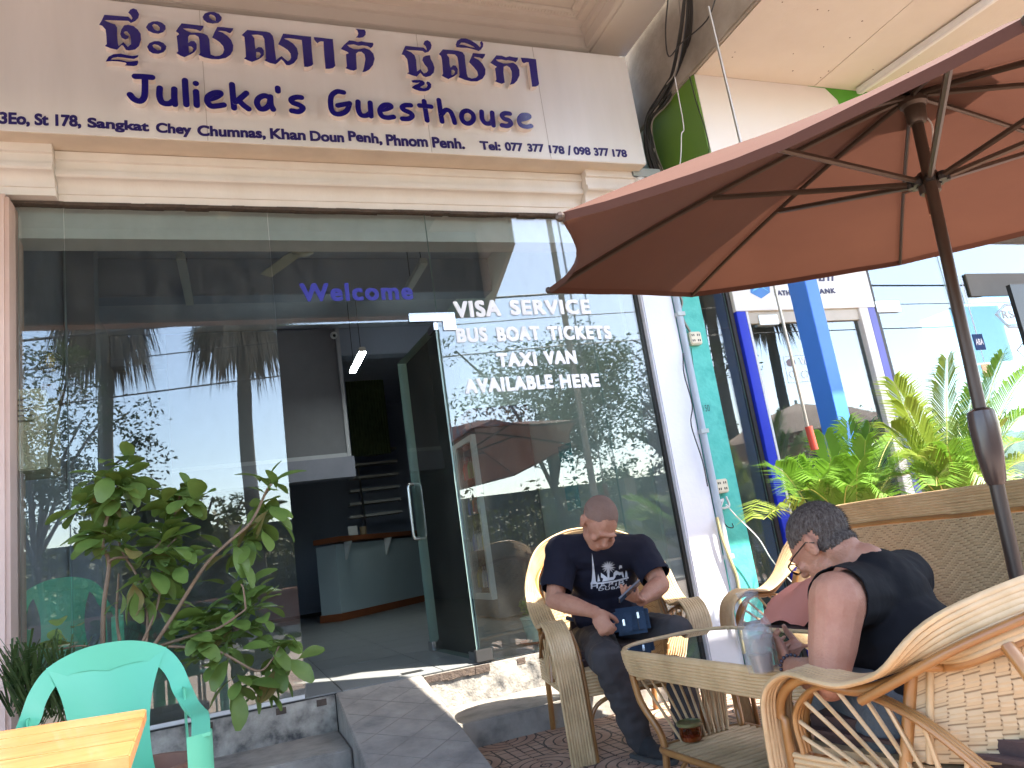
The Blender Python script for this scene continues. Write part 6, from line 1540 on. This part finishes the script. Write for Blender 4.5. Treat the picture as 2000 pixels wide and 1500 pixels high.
# belt bag
pb = D3(1233, 1212, 3.56); bM = basis(D3(1233, 1212, 3.0)-pb, (0, .0, 1)); bgm = mat('blue_canvas_bag', (.025, .055, .11), .8, (.018, .042, .085), ns=6, bump=.3, bs=90)
bg1 = thing('belt_bag', 'navy blue zipped belt bag on the lap of the man in the T-shirt', 'bag', tuple(pb))
def rbox(mb, c, M3, hx, hy, hz): mb.obox(c, (2*hx, 2*hy, 2*hz), M3)
q = MB(); rbox(q, pb, bM, .085, .028, .062); q.build('pouch', bgm, bg1, bevel=.018, smooth=R(50))
q = MB(); rbox(q, pb+bM@Vec((.033, .033, -.012)), bM, .042, .012, .040); q.build('front_pocket', bgm, bg1, bevel=.009, smooth=R(50))
q = MB(); rbox(q, pb+bM@Vec((.033, .046, .014)), bM, .042, .004, .014); q.build('pocket_flap', bgm, bg1, bevel=.003, smooth=R(50))
for x, z in ((-.035, .02), (.036, -.004)):
    q = MB(); rbox(q, pb+bM@Vec((x, .052 if x > 0 else .031, z)), bM, .005, .003, .014); q.build('zip_pull', chrome, bg1, bevel=.001)
q = MB(); q.tube([pb+bM@Vec((-.03, .030, z)) for z in (.045, .0, -.045)], .0022, 4); q.build('zip', black, bg1)
q = MB(); q.tube(crom([pb+bM@Vec((-.08, .0, .035)), hip+Vec((-.15, -.08, .06)), hip+Vec((-.19, .02, .07))], 4), .012, 6); q.tube(crom([pb+bM@Vec((.08, .0, .035)), hip+Vec((.15, -.08, .06)), hip+Vec((.19, .02, .07))], 4), .012, 6); q.build('strap', bgm, bg1, smooth=R(60))
def phone(label, c, fx, fy, cm=black):
    x = Vec(fx).normalized(); y = (Vec(fy)-x*x.dot(Vec(fy))).normalized(); z = x.cross(y); M3 = Matrix((x, y, z)).transposed(); t = thing('phone', label, 'phone', tuple(c))
    q = MB(); q.obox((0, 0, 0), (.066, .130, .008), M3); q.build('case', cm, t, bevel=.004, world=False, smooth=R(50))
    q = MB(); q.obox(M3@Vec((0, 0, .0045)), (.061, .122, .001), M3); q.build('screen', mat('phone_screen', (.03, .035, .045), .08, spec=.8), t, world=False)
ph1 = D3(1230, 1160, 3.31)
phone('slim dark phone held by the man in the printed T-shirt', ph1+Vec((0, 0, .012)), (.40, .85, -.36), (.85, -.12, .5), mat('dark_phone_case', (.16, .16, .19), .3))

# ============ man in the sleeveless top
m2 = thing('person', 'man in black sleeveless top and glasses leaning forward in the nearest armchair', 'person', (1.7, -3.1, 0))
hd2 = D3(1606, 1062, 2.24); nb2 = D3(1690, 1108, 2.16)
view = ray(1600, 1050).normalized(); vr = view.cross(Vec((0, 0, 1))).normalized()
hf2 = (-vr*.80+view*.52+Vec((0, 0, -.62))); hM2 = basis(hf2, (-.0, .05, 1))
sL2, sR2 = D3(1636, 1170, 1.99), D3(1768, 1125, 2.38); eL2, wL2 = D3(1618, 1330, 1.93), D3(1545, 1302, 2.22)
hip2 = D3(1812, 1400, 1.93); ub = D3(1726, 1180, 2.17); mb2 = D3(1776, 1275, 2.10)
eR2, wR2 = D3(1690, 1290, 2.55), D3(1575, 1275, 2.55)
up2 = (ub-hip2).normalized(); bM2 = basis(Vec((-.35, .94, 0)), up2)
def torso2(mb, g=0.):
    mb.ell(ub, (.178+g, .118+g, .135+g), 18, 12, bM2); mb.ell(mb2, (.178+g, .145+g, .16+g), 18, 12, bM2); mb.ell(hip2, (.165+g, .125+g, .12+g), 16, 10, bM2)
    mb.ell(ub.lerp(nb2, .45), (.13+g, .095+g, .09+g), 14, 10, bM2)
b = MB(); head_parts(b, hd2, hM2, 1.0); limb(b, [hd2+hM2@Vec((0, -.035, -.045)), hd2.lerp(nb2, .6), nb2], [.056, .060, .070]); torso2(b)
limb(b, [ub.lerp(nb2, .3), sL2], [.085, .070]); limb(b, [ub.lerp(nb2, .3), sR2], [.085, .068])
limb(b, [sL2, sL2.lerp(eL2, .45), eL2], [.074, .064, .050]); limb(b, [eL2, eL2.lerp(wL2, .35), wL2], [.045, .046, .029])
limb(b, [sR2, sR2.lerp(eR2, .45), eR2], [.064, .056, .044]); limb(b, [eR2, eR2.lerp(wR2, .35), wR2], [.045, .044, .029])
kL2 = D3(1640, 1500, 2.25); kR2 = D3(1700, 1440, 2.60); kL2.z = .46; kR2.z = .47; fL2 = kL2+Vec((.03, -.02, -.36)); fR2 = kR2+Vec((.0, .05, -.37))
h2L, h2R = hip2+bM2@Vec((-.09, .03, -.04)), hip2+bM2@Vec((.09, .03, -.04))
for h_, k_, f_ in ((h2L, kL2, fL2), (h2R, kR2, fR2)):
    limb(b, [h_, h_.lerp(k_, .5), k_], [.088, .078, .058]); limb(b, [k_, k_.lerp(f_, .35), f_], [.057, .056, .038]); limb(b, [f_, f_+Vec((-.0, .08, -.05)), f_+Vec((-.03, .17, -.07))], [.038, .036, .026])
f2 = D3(1518, 1252, 2.30)-wL2; hand(b, wL2, f2, Vec((.1, .6, .55)), -1, (.55, .6, .65, .7), 1.0, .03, (.7, .5, .55))
hand(b, wR2, Vec((-.8, .1, .25)), Vec((-.1, -.4, .6)), 1, (.6, .6, .65, .7), 1.0, .03)
body2 = remeshed('body', b, .0055, 3, skin, m2)
hair_m2 = mat('greying_hair', (.045, .028, .022), .7, (.15, .125, .11), ns=160, nd=6, contrast=.13, bump=.9, bs=260, stretch=(1, 1, .35))
def c_hair2(p):
    return (p.length < .16) and ((p.z > .030 and p.y < .075) or (p.y < .012 and p.z > -.040+max(0, p.y+.02)*1.4 and abs(p.x) < .0735) or (p.y < -.04 and p.z > -.048)) and not (p.y > .058 and p.z < .075) and not (abs(p.x) > .062 and -.045 < p.z < .026 and -.04 < p.y < .03)
hr2 = hair_from(body2, hd2, hM2, c_hair2, .006, hair_m2, m2, rough=.0018)
# short strands over the cap of hair
q = MB(); rnd = random.Random(9); pl_ = hr2.data.polygons
for i in range(5200):
    p = pl_[rnd.randrange(len(pl_))]; c = p.center; n = p.normal; d = (n*.3+(hM2@Vec((0, -.5, -.35)))+Vec((rnd.gauss(0, .25), rnd.gauss(0, .25), rnd.gauss(0, .25)))).normalized(); s_ = d.cross(n).normalized()*.0006; L = rnd.uniform(.005, .011)
    q.add([c-s_, c+s_, c+d*L], [(0, 1, 2)])
props(q.build('hair_strands', [hair_m2], m2), kind='stuff')
tk = mat('black_cotton', (.008, .008, .010), .85, (.006, .006, .008), ns=3, bump=.25, bs=30, spec=.2)
s_ = MB(); torso2(s_, .012); limb(s_, [ub.lerp(nb2, .35), sL2], [.100, .082]); limb(s_, [ub.lerp(nb2, .35), sR2], [.100, .082]); s_.ell(ub.lerp(nb2, .62), (.105, .085, .07), 14, 10, bM2)
def tank_post(me):
    folds(.005, 9)(me)
    dL = (sL2-ub.lerp(nb2, .35)).normalized(); dR = (sR2-ub.lerp(nb2, .35)).normalized()
    cut_spheres(me, [(sL2-dL*.004, dL, .13), (sR2+dR*.012, dR, .13), (nb2+(hd2-nb2)*.10, (hd2-nb2).normalized(), .11)])
tank = remeshed('sleeveless_top', s_, .008, 4, tk, m2, tank_post)
so_ = tank.modifiers.new('thick', 'SOLIDIFY'); so_.thickness = .003; so_.offset = 1
t_ = MB(); t_.ell(hip2+Vec((0, 0, -.03)), (.182, .14, .11), 16, 10, bM2)
for h_, k_ in ((h2L, kL2), (h2R, kR2)): limb(t_, [h_, h_.lerp(k_, .5), h_.lerp(k_, .9)], [.108, .098, .088])
remeshed('shorts', t_, .008, 3, mat('grey_denim', (.10, .12, .135), .85, (.07, .085, .10), ns=5, bump=.4, bs=120), m2, folds(.008, 10))
for f_ in (fL2, fR2): shoe(m2, f_, Vec((-.1, 1, 0)), shm)
# glasses
G = lambda x, y, z: hd2+hM2@Vec((x, y, z))
gl = thing('eyeglasses', 'dark thin-framed glasses on the man in the sleeveless top', 'glasses', tuple(G(0, .11, .0)))
q = MB(); gfm = mat('dark_frame_metal', (.05, .03, .025), .3, metal=.5)
for s in (-1, 1):
    q.tube([G(s*(.033+.024*math.cos(a)), .113-.004*abs(math.cos(a)), -.004+.019*math.sin(a)) for a in [k*math.pi/8 for k in range(16)]], .0019, 5, closed=True)
    q.tube([G(s*.058, .108, .004), G(s*.080, .06, .006), G(s*.086, -.01, .008), G(s*.084, -.03, -.01)], .0022, 5)
q.tube([G(-.009, .115, .0), G(.009, .115, .0)], .0018, 5)
q.build('frame', gfm, gl, smooth=R(60))
for s in (-1, 1):
    q = MB(); q.ell(G(s*.033, .112, -.004), (.022, .001, .017), 14, 6, hM2); q.build('lens', clear, gl, smooth=R(60))
# bracelet
br = thing('bracelet', 'dark beaded bracelet on the left wrist of the man in the sleeveless top', 'bracelet', tuple(wL2))
ax_ = (wL2-eL2).normalized(); u_ = ax_.orthogonal().normalized(); v_ = ax_.cross(u_); q = MB()
for k in range(18): a = k*math.pi/9; q.ell(wL2-ax_*.012+(u_*math.cos(a)+v_*math.sin(a))*.034, (.0055,)*3, 7, 5)
q.build('beads', mat('dark_beads', (.04, .04, .06), .25), br, smooth=R(60))
phone('black phone tilted in the hands of the man in the sleeveless top', D3(1512, 1256, 2.33), (.6, .5, -.3), (-.35, .4, .75))
